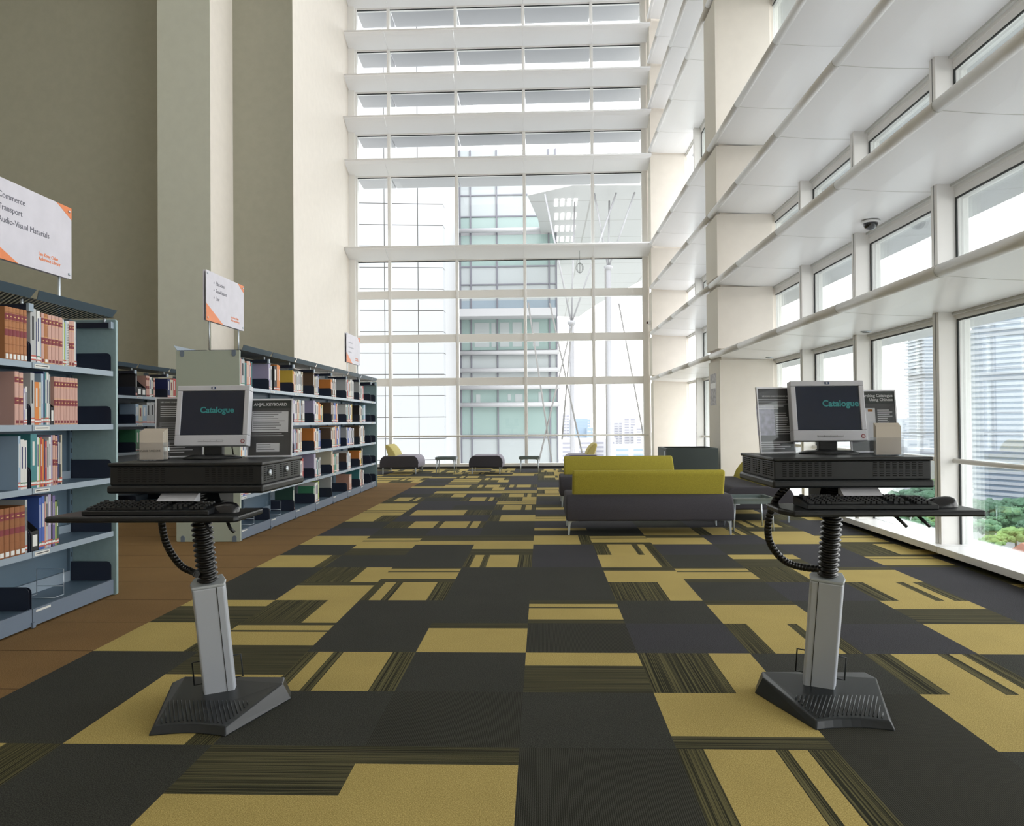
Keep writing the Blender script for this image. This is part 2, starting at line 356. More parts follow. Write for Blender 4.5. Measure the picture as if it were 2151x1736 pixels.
# curved louvre rows across the end window
LF = [5.27, 7.36, 8.40, 9.40, 10.44, 11.5]
ordn = ['lowest', 'second lowest', 'third lowest', 'fourth lowest', 'second highest', 'topmost']
for k, (zf, zb) in enumerate(zip(LF, LZB)):
    t = thing('louver_row', f'white curved louver row across the tall end window, {ordn[k]} of its six', 'louver', (0, 18.2, zf), 0, 'louver rows on the end window')
    xs = [-4.64 if k not in (0, 2) else -4.655] + MX[1:5] + [2.62]
    for x0, x1 in zip(xs, xs[1:]):
        n = 7; top = []; bot = []
        for q in range(n+1):
            a = q/n; y = 17.92 + a*.5 - 18.2
            zc = (zb-.04-zf)*(a**.75)
            bot.append((y, zc-.01)); top.append((y, zc+.022))
        pts = [(-.285, .01), (-.29, .03), (-.28, .045)] + top[1:] + bot[::-1]
        MB().prism(pts, x0+.003, x1-.003, 'x', M_shelfw, sm=False).build('louver_panel', t)
    MB().tube([(xs[0], -.278, .028), (2.62, -.278, .028)], .021, M_shelfw, 10).build('front_edge_tube', t)

# ---------------------------------------------------------------- right window wall (window_2)
XW = 3.47; TZ = [2.10, 3.17, 4.24, 5.25, 7.45, 8.49, 9.54, 10.6]
FY = [6.51 + 1.65*k for k in range(-6, 7)]
b = MB()
for y in FY:
    b.box(3.30, 3.335, y-.05, y+.05, .1, H, M_frame); b.box(3.335, 3.56, y-.045, y+.045, .1, H, M_frame)
    b.box(3.298, 3.301, y-.0025, y+.0025, .1, H, M_gasket)
for z in TZ: b.box(3.44, 3.56, -4, 18.3, z-.13, z+.02, M_frame); b.box(3.41, 3.45, -4, 18.3, z-.10, z-.078, mat('grey_trim', (.62, .62, .59), .5))
W2 = struct(b.build('window_2'))
b = MB(); bg_ = MB()
zr = [(.1, 1.965)] + [(TZ[i]+.02, TZ[i+1]-.19) for i in range(len(TZ)-1)] + [(TZ[-1]+.02, H-.1)]
for y0, y1 in zip(FY, FY[1:]):
    for a, c in zr:
        b.box(XW-.008, XW+.008, y0+.045, y1-.045, a, c, M_glass)
        bg_.box(XW-.02, XW-.009, y1-.062, y1-.045, a, c, M_gasket); bg_.box(XW-.02, XW-.009, y0+.045, y1-.062, c-.014, c, M_gasket)
b.build('glass', W2); bg_.build('gasket', W2)
b = MB()
for y0, y1 in zip(FY, FY[1:]):
    for a, c in zr: b.box(3.445, 3.56, y0, y1, c, c+.1, M_frame)
b.build('head_panel', W2)
b = MB(); b.box(3.21, 3.6, -4, 18.3, .045, .1, M_white)
for k in range(-5, 8): yj = 6.36+1.65*k; b.box(3.206, 3.6, yj-.003, yj+.003, .047, .1015, mat('grey_trim', (.62, .62, .59)))
b.build('window_sill', W2, bevel=.003)
b = MB(); b.box(3.34, 3.36, -4, 18.3, 0, .05, M_skirt); struct(b.build('baseboard_right'))
b = MB(); b.box(3.36, 3.9, -4, 18.8, -.3, .045, M_white); struct(b.build('trim_1'))

# light shelves with a round nose
jy = [5.02+1.66*k for k in range(-5, 9)]
orr = ['lowest', 'second lowest', 'third lowest', 'fourth lowest', 'fifth lowest', 'sixth lowest', 'second highest', 'topmost']
for k, z in enumerate(TZ):
    t = thing('light_shelf', f'white light shelf with round front rail along right windows, {orr[k]} of eight', 'light shelf', (3.0, 7, z), 0, 'light shelves along the right windows')
    ys = [-3.9] + [y for y in jy if -3.8 < y < 17.6] + [17.92]
    for y0, y1 in zip(ys, ys[1:]):
        prof = [(-.41, -.03), (-.12, -.058), (.10, -.07), (.42, -.078), (.42, .0), (-.41, .03)]
        MB().prism([(p[0], p[1]) for p in prof], y0+.004-7, y1-.004-7, 'y', M_shelfw).build('shelf_panel', t)
        MB().tube([(-.42, y0+.004-7, 0), (-.42, y1-.004-7, 0)], .043, M_white, 16).build('front_rail', t)
    for y in ys[1:-1]:
        jn = MB(); gt = mat('grey_trim', (.62, .62, .59)); jn.tube([(-.42, y-.004-7, 0), (-.42, y+.004-7, 0)], .0445, gt, 16)
        jn.prism([(-.41, -.031), (-.12, -.0592), (.10, -.0712), (.42, -.0792), (.42, -.03), (-.41, .0)], y-.004-7, y+.004-7, 'y', gt); jn.build('joint', t)

# columns by the window wall
def wcol(y0, y1, label, base_w):
    t = thing('column', label, 'column', (3.05, (y0+y1)/2, 0))
    cy = (y0+y1)/2
    MB().box(2.65-3.05, 3.46-3.05, y0+.04-cy, y1-cy, 0, H, M_col).build('core', t)
    zs = [0]+[z for z in TZ]+[H]
    for i in range(len(zs)-1):
        a = zs[i]+(.09 if i else 0); c = zs[i+1]-.075 if i < len(TZ) else H
        o = MB().box(2.595-3.05 if i else 2.62-3.05, 3.40-3.05, (y0 if i else y0+.02)-cy, y1-.02-cy, a, c, M_col).build('cladding_panel', t, bevel=.004)
        o.data.materials.append(M_col_shade)
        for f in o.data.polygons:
            if f.normal.x < -.9: f.material_index = 1  # room-facing side gets a greyer cream that paints in its shade
    return t
C1 = wcol(11.3, 12.07, 'broad cream column between the right windows, nearer of two', .8)
C2 = wcol(17.96, 18.42, 'cream corner column where the end window meets the right windows', .8)

# handrails
M_rail = mat('rail_white', (.78, .76, .72), .35)
t = thing('handrail', 'thin horizontal handrail running across the end window', 'handrail', (-1, 18.33, .79))
MB().tube([(-3.6, 0, 0), (3.55, 0, 0)], .02, M_rail).build('rail', t)
br = MB()
for x in MX[1:5]: br.tube([(x+1, 0, 0), (x+1, .1, 0)], .012, M_rail, 8)
br.build('bracket', t)
for k, (y0, y1) in enumerate(zip(FY, FY[1:])):
    if not (5 < y1 < 11.5 or y0 > 12): continue
    if y0 > 17.5: continue
    wh = {0: 'first'}
    o = MB().tube([(0, y0+.045, 0), (0, y1-.045, 0)], .021, M_rail).build('handrail', loc=(3.42, 0, .79))
    tag(o, f'short white handrail across right window bay, {["first", "second", "third", "fourth", "fifth", "sixth", "seventh", "eighth", "ninth", "tenth", "eleventh", "twelfth"][k-5]} bay from the camera', 'handrail', 'handrails across the right window bays')

# ---------------------------------------------------------------- lounge furniture
M_yel = mat('mustard_felt', (.42, .36, .045), .95, noise=.18, nscale=180, bump=.3)
M_yel2 = mat('pale_yellow_felt', (.56, .48, .18), .95, noise=.12, nscale=180, bump=.3)
M_gry = mat('charcoal_felt', (.055, .052, .062), .95, noise=.2, nscale=200, bump=.3)
M_lil = mat('lilac_grey_felt', (.34, .32, .38), .95, noise=.1, nscale=200, bump=.3)
M_alu = mat('cast_aluminium', (.62, .68, .74), .35, metal=.6)
M_tbl = mat('grey_green_table', (.15, .19, .19), .35, coat=.2)
def felt_seat(W, Dp, z0=.145, z1=.40, R=.17, m=None, ms=None, cap=None):
    b = MB(); pts = [(-Dp/2, z0), (Dp/2, z0)]
    n = 8
    for k in range(n+1):
        a = PI/2*k/n; pts.append((Dp/2 - R*.75 + R*.75*math.cos(a), z1 - R + R*math.sin(a)))
    for k in range(n+1):
        a = PI/2 + PI/2*k/n; pts.append((-Dp/2 + R*.75 + R*.75*math.cos(a), z1 - R + R*math.sin(a)))
    b.prism(pts, -W/2, W/2, 'x', m, sm=True)
    if cap: i = b.mi(cap); b.m[-1] = i; b.m[-2] = i
    return b
def add_legs(t, W, Dp, z1=.147):
    for sx in (-1, 1):
        for sy in (-1, 1):
            b = MB(); x = sx*(W/2-.03); y = sy*(Dp/2-.07)
            b.prism([(x-sx*.0, z1-.012), (x-sx*.11, z1-.006), (x-sx*.11, z1), (x+sx*.012, z1)][:: 1], y-.018, y+.018, 'y', M_alu)
            b.prism([(x+sx*.012, z1), (x-sx*.03, z1-.012), (x-sx*.014, z1-.04), (x-sx*.004, .0), (x+sx*.012, 0)], y-.012, y+.012, 'y', M_alu)
            b.build('leg', t, bevel=.003)
def sofa(label, loc, rotz, W, back=True, Dp=.78, mseat=M_gry, mback=M_yel, name='lounge_sofa', cat='sofa', off=0, bw=None, ztop=.645, cap=None):
    t = thing(name, label, cat, loc, rotz, None)
    felt_seat(W, Dp, m=mseat, cap=cap).build('seat', t, bevel=.022, seg=3)
    if back:
        bw = bw or W-.14
        pts = [(.10, .33), (.24, .33), (.27, .45), (.315, .60), (.318, .635), (.30, .652), (.27, .655), (.235, .635), (.18, .58), (.12, .49), (.085, .40)]
        pts = [(p[0], p[1] if p[1] < .5 else .33+(p[1]-.33)*(ztop-.33)/.325) for p in pts]
        MB().prism(pts, -bw/2+off, bw/2+off, 'x', mback, sm=True).build('backrest', t, bevel=.03, seg=4)
    add_legs(t, W, Dp)
    return t
sofa('long sofa seen from behind, mustard back, nearest of the lounge seats', (1.065, 8.0, 0), PI, 1.66)
for o in list(S.objects):
    pass
sofa('long sofa with mustard back facing the nearest sofa', (1.065, 10.52, 0), 0, 1.66)
sofa('long sofa with mustard back standing by the right windows', (2.40, 9.33, 0), -PI/2, 1.60)
sofa('pale yellow backed low seat beside the bookcase end, by the tall window', (-3.12, 17.0, 0), PI/2, .95, mback=M_yel2, mseat=M_lil, cap=M_gry, Dp=.86, name='easy_chair', cat='chair')
sofa('low seat with pale yellow back by the tall window, partly behind long sofa', (.88, 17.0, 0), -PI/2, .95, mback=M_yel2, mseat=M_lil, cap=M_gry, Dp=.78, name='easy_chair', cat='chair')
t = sofa('backless charcoal ottoman between two small tables by the tall window', (-1.22, 16.9, 0), PI/2, .86, back=False, Dp=.74, mseat=M_lil, cap=M_gry, name='ottoman', cat='ottoman')
def table(label, loc, W=.46, h=.36):
    t = thing('side_table', label, 'side table', loc, 0, None)
    b = MB(); b.prism(rrect(-W/2, W/2, -W/2, W/2, .06), h-.055, h-.03, 'z', M_tbl)
    o = rrect(-W/2, W/2, -W/2, W/2, .06); i = rrect(-W/2+.02, W/2-.02, -W/2+.02, W/2-.02, .05)
    n = len(o); vs = [(p[0], p[1], h-.03) for p in o] + [(p[0]*1.02, p[1]*1.02, h) for p in o] + [(p[0], p[1], h) for p in i] + [(p[0], p[1], h-.03) for p in i]
    b.add(vs, [(r*n+k, r*n+(k+1) % n, (r+1)*n+(k+1) % n, (r+1)*n+k) for r in range(3) for k in range(n)], M_tbl)
    b.build('tray_top', t)
    for sx in (-1, 1):
        for sy in (-1, 1):
            x, y = sx*(W/2-.045), sy*(W/2-.045)
            q = MB(); q.box(x-.05 if sx > 0 else x-.012, x+.012 if sx > 0 else x+.05, y-.012, y+.012, h-.067, h-.055, M_alu)
            q.tube([(x, y, h-.06), (x+sx*.018, y+sy*.018, 0)], [.013, .009], M_alu, 8); q.build('leg', t)
table('small grey tray table beside the nearest sofa, by the kiosk', (2.16, 8.12, 0), .46, .335)
table('small side table left of the ottoman by the tall window', (-2.12, 16.85, 0), .46, .36)
table('small side table right of the ottoman by the tall window', (-.28, 16.85, 0), .46, .36)
# open box planter by the column
M_box = mat('slate_laminate', (.045, .06, .06), .5)
t = thing('planter_box', 'open-topped dark slate box standing beside the cream column', 'box', (2.15, 11.4, 0))
b = MB(); x0, x1, y0, y1, h = -.37, .37, -.38, .42, .735
b.box(x0, x1, y0, y0+.03, 0, h, M_box); b.box(x0, x1, y1-.03, y1, 0, h, M_box); b.box(x0, x0+.03, y0+.03, y1-.03, 0, h, M_box); b.box(x1-.03, x1, y0+.03, y1-.03, 0, h, M_box); b.box(x0+.03, x1-.03, y0+.03, y1-.03, .4, .42, M_gasket)
b.build('body', t, bevel=.004)
MB().box(x0-.003, x0, -.3, -.22, .6, .69, M_alu).build('label_plate', t)
# paper notice & switch on the column
t = thing('paper_notice', 'grey printed paper notice taped on the side of the nearer column', 'notice', (2.621, 11.75, 1.6))
b = MB(); b.box(-.003, 0, -.2, .2, -.24, .24, mat('notice_print', (.55, .55, .58), .6, noise=.35, nscale=22)); b.box(-.0036, -.003, -.17, .17, .02, .1, M_white); b.build('sheet', t)
t = thing('wall_switch', 'small light grey control panel above the paper notice', 'switch', (2.62, 11.85, 2.33))
MB().box(-.02, 0, -.05, .05, -.06, .06, mat('switch_grey', (.5, .5, .48))).build('plate', t, bevel=.004); MB().box(-.024, -.02, -.03, .03, -.04, .04, mat('switch_dark', (.2, .2, .2))).build('keypad', t)
# dome camera, small lamps
t = thing('security_camera', 'black dome security camera under the second light shelf', 'security camera', (3.25, 7.62, 3.088))
MB().lathe([(.088, 0), (.09, -.012), (.08, -.02)], M_white, 24).build('mounting_ring', t)
MB().lathe([(.07*math.cos(a), -.02-.07*math.sin(a)) for a in [PI/2*k/8 for k in range(8)]]+[(.004, -.0905)], mat('smoked_dome', (.012, .015, .02), .08, coat=1), 24).build('dome', t)
for lx, ly, lb in ((3.28, 7.83, 'small round downlight under lowest light shelf, nearer'), (3.25, 11.0, 'small round downlight under lowest light shelf, beside the column')):
    t = thing('downlight', lb, 'downlight', (lx, ly, 2.025)); MB().lathe([(.05, 0), (.052, -.006), (.04, -.01)], M_alu, 20).build('rim', t); MB().lathe([(.036, -.004), (.036, -.011)], M_gasket, 20).build('lens', t)
t = thing('wall_camera', 'tiny white camera fixed on the corner column edge', 'camera', (2.61, 18.1, 3.44)); MB().box(-.09, .02, -.05, .05, -.05, .05, M_white).build('body', t, bevel=.01); MB().lathe([(.03, 0), (.03, .03)], mat('lens_brown', (.1, .03, .02)), 12, Matrix.Translation((-.09, 0, 0)) @ Matrix.Rotation(-PI/2, 4, 'Y')).build('lens', t)
t = thing('wire_ornament', 'small wire ball ornament hanging from the lowest louver row', 'ornament', (.93, 18.1, 5.0))
b = MB(); b.tube([(0, 0, .2), (0, 0, -.12)], .003, M_gasket, 5); b.build('string', t)
b = MB()
for k in range(4):
    a = k*.8; b.tube([(.09*math.cos(q)*math.cos(a), .09*math.cos(q)*math.sin(a), -.24+.12*math.sin(q)) for q in [2*PI*j/14 for j in range(14)]], .003, M_gasket, 5, closed=True)
b.build('wire_ball', t)

# ---------------------------------------------------------------- bookcases
M_teal = mat('teal_steel', (.30, .42, .43), .45, noise=.04, nscale=30)
M_navy = mat('navy_steel', (.018, .024, .045), .45)
M_blue = mat('blue_grey_steel', (.12, .18, .24), .42)
M_lip = mat('shelf_lip_steel', (.30, .37, .44), .4)
M_base = mat('base_steel', (.16, .205, .27), .4)
M_sage = mat('sage_end_panel', (.42, .47, .40), .5)
M_mesh = mesh_mat('perforated_canopy', (.03, .05, .06), 42, 42)
M_lbl = mat('paper_label', (.72, .72, .68), .7)
M_ink = mat('ink_black', (.03, .03, .03), .7)
SZ = [1.505, 1.148, .789, .430]; DEPTH = .27
def bookcase(label, xf, ys, two_sided=True, near_panel=None, far_panel=None, name='bookcase'):
    """front face at xf looking to +x; ys = bay joints from near to far"""
    t = thing(name, label, 'bookcase', (xf-.3, (ys[0]+ys[-1])/2, 0)); ox, oy = xf-.3, (ys[0]+ys[-1])/2
    X = lambda v: v-ox
    Y = lambda v: v-oy
    xb = xf-DEPTH-.02
    def panel(y0, y1, m, nm='end_panel'):
        b = MB(); b.prism(rrect(X(xf-.62), X(xf+.012), .0, 1.86, .01, 2), Y(y0), Y(y1), 'y', m); return b.build(nm, t, bevel=.003)
    if near_panel: panel(ys[0]-.04, ys[0]-.012, near_panel)
    if far_panel: panel(ys[-1]+.012, ys[-1]+.035, far_panel)
    for y in ys:
        b = MB(); b.box(X(xb-.05), X(xb), Y(y-.02), Y(y+.02), 0, 1.86, M_blue)
        for k in range(24): b.box(X(xb), X(xb+.001), Y(y-.003), Y(y+.003), .12+k*.07, .15+k*.07, M_gasket)
        b.build('upright', t)
        b = MB(); b.box(X(xb), X(xf-.02), Y(y-.018), Y(y+.018), 1.80, 1.835, M_navy); b.build('canopy_arm', t)
        b = MB(); b.box(X(xf-.02), X(xf-.004), Y(y-.02), Y(y+.02), 1.795, 1.84, M_lip); b.build('arm_cap', t); MB().tube([(X(xf-.06), Y(y), 1.83), (X(xf-.06), Y(y), 1.865)], .008, M_alu, 8).build('canopy_peg', t)
    for y0, y1 in zip(ys, ys[1:]):
        b = MB(); b.box(X(xb-.03), X(xb-.022), Y(y0+.02), Y(y1-.02), .1, 1.8, M_blue); b.build('back_panel', t)
        b = MB(); b.box(X(xb-.02), X(xb), Y(y0+.02), Y(y1-.02), .1, .17, M_lip); b.build('kick_rail', t)
        for z in SZ:
            b = MB(); b.box(X(xb), X(xf-.003), Y(y0+.004), Y(y1-.004), z-.02, z, M_blue); b.box(X(xf-.003), X(xf), Y(y0+.003), Y(y1-.003), z-.032, z+.003, M_lip)
            b.box(X(xb), X(xb+.004), Y(y0+.02), Y(y1-.02), z, z+.05, M_lip)
            so = b.build('shelf', t)
            for yy, w_ in ((y0+.006, .003), (y1-.009, .003)):
                q = MB(); pts = [(X(xb), z), (X(xf-.012), z), (X(xf-.012), z+.095)]
                for k in range(1, 5): a = PI/2*k/4; pts.append((X(xf-.012-.03+.03*math.cos(a)), z+.095+.03*math.sin(a)))
                pts.append((X(xb), z+.125)); q.prism(pts, Y(yy), Y(yy+w_), 'y', M_navy); q.build('end_bracket', so)
            q = MB(); q.box(X(xf), X(xf+.0015), Y(y0+.02), Y(y0+.15), z-.026, z-.006, M_lbl); q.box(X(xf+.0015), X(xf+.0018), Y(y0+.03), Y(y0+.14), z-.018, z-.013, M_ink); q.build('label_strip', so)
        # base
        b = MB(); b.box(X(xb), X(xf-.004), Y(y0+.004), Y(y1-.004), .075, .1, M_blue); b.box(X(xf-.02), X(xf), Y(y0+.004), Y(y1-.004), .012, .108, M_base); b.box(X(xb-.05), X(xf-.03), Y(y0), Y(y1), 0, .08, M_navy)
        b.box(X(xf), X(xf+.012), Y(y0-.012), Y(y0+.012), .004, .035, M_base); b.build('plinth', t)
        for yy in (y0+.008, y1-.012):
            q = MB(); z = .1; pts = [(X(xb), z), (X(xf-.012), z), (X(xf-.012), z+.1)]
            for k in range(1, 5): a = PI/2*k/4; pts.append((X(xf-.042+.03*math.cos(a)), z+.1+.03*math.sin(a)))
            pts.append((X(xb), z+.13)); q.prism(pts, Y(yy), Y(yy+.003), 'y', M_navy); q.build('base_bracket', t)
        MB().box(X(xf), X(xf+.001), Y(y0+.03), Y(y0+.16), .085, .097, M_lbl).build('label_strip', t)
        # perforated canopy with tilted fascia
        b = MB(); b.box(X(xb-.02), X(xf+.01), Y(y0+.005), Y(y1-.005), 1.866, 1.869, M_mesh); b.build('canopy', t, fix=True)
        b = MB(); a0, a1 = Y(y0+.01), Y(y1-.01); c0, c1 = Y(y0+.03), Y(y1-.03)
        vs = [(X(xf+.01), c0, 1.866), (X(xf+.01), c1, 1.866), (X(xf+.035), a1, 1.915), (X(xf+.035), a0, 1.915)]
        vs += [(v[0]-.003, v[1], v[2]+.002) for v in vs]
        b.add(vs, [(0, 1, 2, 3), (7, 6, 5, 4), (0, 4, 5, 1), (2, 6, 7, 3), (0, 3, 7, 4), (1, 5, 6, 2)], mat('canopy_fascia', (.045, .075, .10), .45)); b.build('canopy_fascia', t)
        if two_sided:
            vs = [(2*X(xb-.025)-v[0], v[1], v[2]) for v in vs]; b = MB(); b.add(vs, [(0, 1, 2, 3), (7, 6, 5, 4), (0, 4, 5, 1), (2, 6, 7, 3), (0, 3, 7, 4), (1, 5, 6, 2)], M_lip); b.box(2*X(xb-.025)-X(xf), X(xb-.05), Y(y0+.005), Y(y1-.005), 1.866, 1.869, M_mesh); b.build('canopy', t)
    return t
XA, XB, XC = -2.885, -2.94, -5.2
YA = [3.38, 4.21, 5.03]
YB = [7.33 + .82*k for k in range(8)] + [13.42]
YC = [8.75 + .84*k for k in range(6)]
BA = bookcase('nearest blue steel bookcase at the left edge, below the Commerce sign', XA, YA, True, None, M_teal)
BB = bookcase('long steel bookcase with sage end panel running towards the tall window', XB, YB, True, M_sage, M_teal)
for (yy, zz_) in ((0, 1.78), (0, .05)):
    for xx in (-.26, .25):
        pass
oy = (YB[0]+YB[-1])/2; ox = XB-.3
for xx in (XB-.555, XB-.045):
    for z0, z1, up in ((1.80, 1.862, 1), (.0, .06, -1)):
        c = z0+.02 if up > 0 else z1-.02
        pts = [(xx-.02-ox, z1 if up > 0 else z0)] + [(xx-ox+.02*math.cos(PI+PI*k/8 if up > 0 else PI-PI*k/8), c+.02*math.sin(PI+PI*k/8 if up > 0 else PI-PI*k/8)) for k in range(9)] + [(xx+.02-ox, z1 if up > 0 else z0)]
        MB().prism(pts, YB[0]-.045-oy, YB[0]-.0395-oy, 'y', M_base).build('panel_clip', BB)
BC = bookcase('rear steel bookcase seen between the two front bookcases', XC, YC, False, None, None)

def C_(n, c, r=.6): return mat('book_'+n, c, r)
BCOL = {'white': C_('white', (.72, .71, .68)), 'cream': C_('cream', (.62, .56, .42)), 'pale grey': C_('pale_grey', (.45, .46, .46)), 'pale blue': C_('pale_blue', (.35, .47, .60)), 'blue': C_('blue', (.06, .12, .42)),
 'navy': C_('navy', (.02, .03, .12)), 'red': C_('red', (.45, .05, .04)), 'maroon': C_('maroon', (.22, .03, .04)), 'pink': C_('pink', (.60, .36, .30)), 'tan leather': C_('tan_leather', (.42, .17, .06)), 'brown leather': C_('brown_leather', (.30, .11, .035)),
 'orange': C_('orange', (.65, .22, .04)), 'yellow': C_('yellow', (.70, .48, .07)), 'green': C_('green', (.06, .25, .13)), 'lime': C_('lime', (.40, .50, .10)), 'teal': C_('teal', (.05, .22, .24)), 'purple': C_('purple', (.16, .12, .30)), 'lilac': C_('lilac', (.40, .36, .52)), 'black': C_('black', (.015, .015, .018)), 'dark green': C_('dark_green', (.03, .08, .06)), 'salmon': C_('salmon', (.60, .33, .24)), 'brown': C_('brown', (.12, .07, .04))}
M_page = mat('page_block', (.70, .66, .56), .8)
M_gold = mat('gold_foil', (.70, .45, .15), .4)
M_stk = mat('call_sticker_red', (.55, .12, .08), .6)
M_stw = mat('call_sticker_white', (.78, .78, .76), .6)
M_stg = mat('call_sticker_green', (.08, .22, .12), .6)
ORD = ['first', 'second', 'third', 'fourth', 'fifth', 'sixth', 'seventh', 'eighth', 'ninth', 'tenth', 'eleventh', 'twelfth', 'thirteenth', 'fourteenth', 'fifteenth', 'sixteenth', 'seventeenth', 'eighteenth', 'nineteenth', 'twentieth', 'twenty-first', 'twenty-second', 'twenty-third']
def book(style, col, t, h, d, x, y, z, label, group, parts=False, lean=0):
    m = BCOL[col]; b = MB(); g = .003; rd = style in ('bound', 'leather'); gp = .0012 if rd else 0
    b.box(-d, 0, 0, g*.7, 0, h, m); b.box(-d, 0, t-g*.7, t, 0, h, m); b.box(-g, 0, g*.7, t-g*.7, 0, h, m)
    def sl(e_, a_, c_, m_, in_=0, dst=None):
        pts = [(0, in_)] + [(e_+.005*math.sin(PI*(in_+(t-2*in_)*k/6)/t)**.8 if 0 < k < 6 or in_ > 0 else 0.0, in_+(t-2*in_)*k/6) for k in range(7)] + [(0, t-in_)]
        (dst or b).prism(pts[1:-1] if in_ == 0 else pts, a_, c_, 'z', m_, sm=False)
    if rd: sl(0, 0, h, m)
    pg = MB(); pg.box(-d+.004, -g, g*.7, t-g*.7, .003, h-.004, M_page)
    sp = MB(); e = .0008
    if style == 'bound':
        band = BCOL['maroon']
        for a, c in ((.80, .90), (.40, .52)): sl(e, h*a, h*c, band)
        for a in (.03, .09, .38, .54, .78, .92): sl(e*1.6, h*a-.0010, h*a+.0010, M_gold)
        sl(e*2, h*.84, h*.865, M_gold, t*.28); sl(e*2, h*.455, h*.47, M_gold, t*.28)
        if t > .016: sl(e*2, h*.04, h*.10, M_stw if col != 'pink' else band, t*.15, sp)
    elif style == 'leather':
        for a in (.14, .30, .62, .74, .9): sl(.0014, h*a-.002, h*a+.002, BCOL['brown leather'])
        sl(e, h*.76, h*.88, BCOL['maroon']); sl(e, h*.46, h*.58, BCOL['maroon'])
        sl(e*2, h*.81, h*.83, M_gold, t*.28)
        sl(.0022, h*.03, h*.12, M_stw, t*.15, sp)
    elif style == 'spiral':
        for k in range(26): b.tube([(.001, t*.15, h*(.03+k*.036)), (.005, t*.5, h*(.035+k*.036)), (.001, t*.85, h*(.03+k*.036))], .0012, M_gasket, 4, cap=False)
    else:
        if t > .012:
            bc = {'white': 'navy', 'cream': 'maroon', 'pale grey': 'black', 'pale blue': 'white'}.get(col, 'white'); b.box(0, e, t*.3, t*.62, h*.42, h*.86, BCOL[bc])
        sp.box(0, e*1.3, .0006, t-.0006, h*.05, h*.075, M_stk); sp.box(0, e*1.3, .0006, t-.0006, h*.078, h*.115, M_stw); sp.box(0, e*1.3, .0006, t-.0006, h*.12, h*.145, M_stk if random.random() < .6 else M_stg)
    if not parts:
        for q in (pg, sp):
            for f, mi_ in zip(q.f, q.m): b.f.append([len(b.v)+a for a in f]); b.m.append(b.mi(q.mats[mi_])); b.sm.append(False)
            b.v += q.v
    o = b.build('book', fix=True); o.location = (x, y, z)
    if lean: o.rotation_euler.x = lean
    tag(o, label, 'book', group)
    if parts:
        pg.build('page_block', o)
        if sp.v: sp.build('call_number_label', o)
    return o
def file_box(x, y, z, label, w=.085, h=.25, d=.24):
    b = MB(); m = BCOL['black']
    pts = [(-d, 0), (0, 0), (0, h*.42), (-d*.75, h), (-d, h)]
    b.prism(pts, 0, .003, 'y', m); b.prism(pts, w-.003, w, 'y', m); b.box(-d, 0, 0, w, 0, .003, m); b.box(-.003, 0, 0, w, 0, h*.42, m); b.box(-d, -d+.003, 0, w, 0, h, m)
    o = b.build('file_box'); o.location = (x, y, z); tag(o, label, 'file box')
    MB().box(0, .0012, w*.2, w*.8, h*.10, h*.34, M_stw).build('white_label', o)
def hoop(x, y, z, label, h=.13, w=.16):
    b = MB(); b.tube([(0, 0, .004), (0, 0, h), (-w, 0, h), (-w, 0, .004)], .0028, M_alu, 6); b.tube([(0, 0, .004), (.0, -.09, .004), (-w, -.09, .004), (-w, 0, .004)], .0028, M_alu, 6)
    b.tube([(0, 0, h*.35), (-w, 0, h*.35)], .0028, M_alu, 6)
    o = b.build('wire_bookend'); o.location = (x, y, z); tag(o, label, 'bookend')
SHN = ['top', 'second', 'third', 'fourth', 'bottom']
def row(items, x, y, z, shelf, unit, place, group, parts, limit=None):
    idx = 0; nf = 0
    for it in items:
        st, c, t, h = it[:4]
        if limit and y + t > limit: break
        if st == 'box':
            nf += 1; file_box(x, y+.002, z, f'black file box with white label, {shelf} shelf, {unit}, {place}' + (', beside another' if nf > 1 else ''), w=t-.004, h=h); y += t; continue
        if st == 'gap': y += t; continue
        idx += 1
        lab = {'bound': f'{c} bound volume with maroon bands', 'leather': f'{c} volume with gold ruling', 'spiral': f'{c} spiral-bound book'}.get(st, f'{"thick " if t > .032 else "thin " if t < .012 else ""}{c} book')
        u = {'nearest bookcase': 'nearest', 'long bookcase': 'long', 'rear bookcase': 'rear'}[unit]
        book(st, c, t-(.003 if st in ('bound', 'leather') else .0012), h, min(.23, .15+h*.25), x, y, z, f'{lab}, {ORD[idx-1]} from left, {shelf} shelf, {place}, {u} bookcase', group, parts, it[4] if len(it) > 4 else 0)
        y += t
Pk = ('bound', 'pink'); Tn = ('leather', 'tan leather')
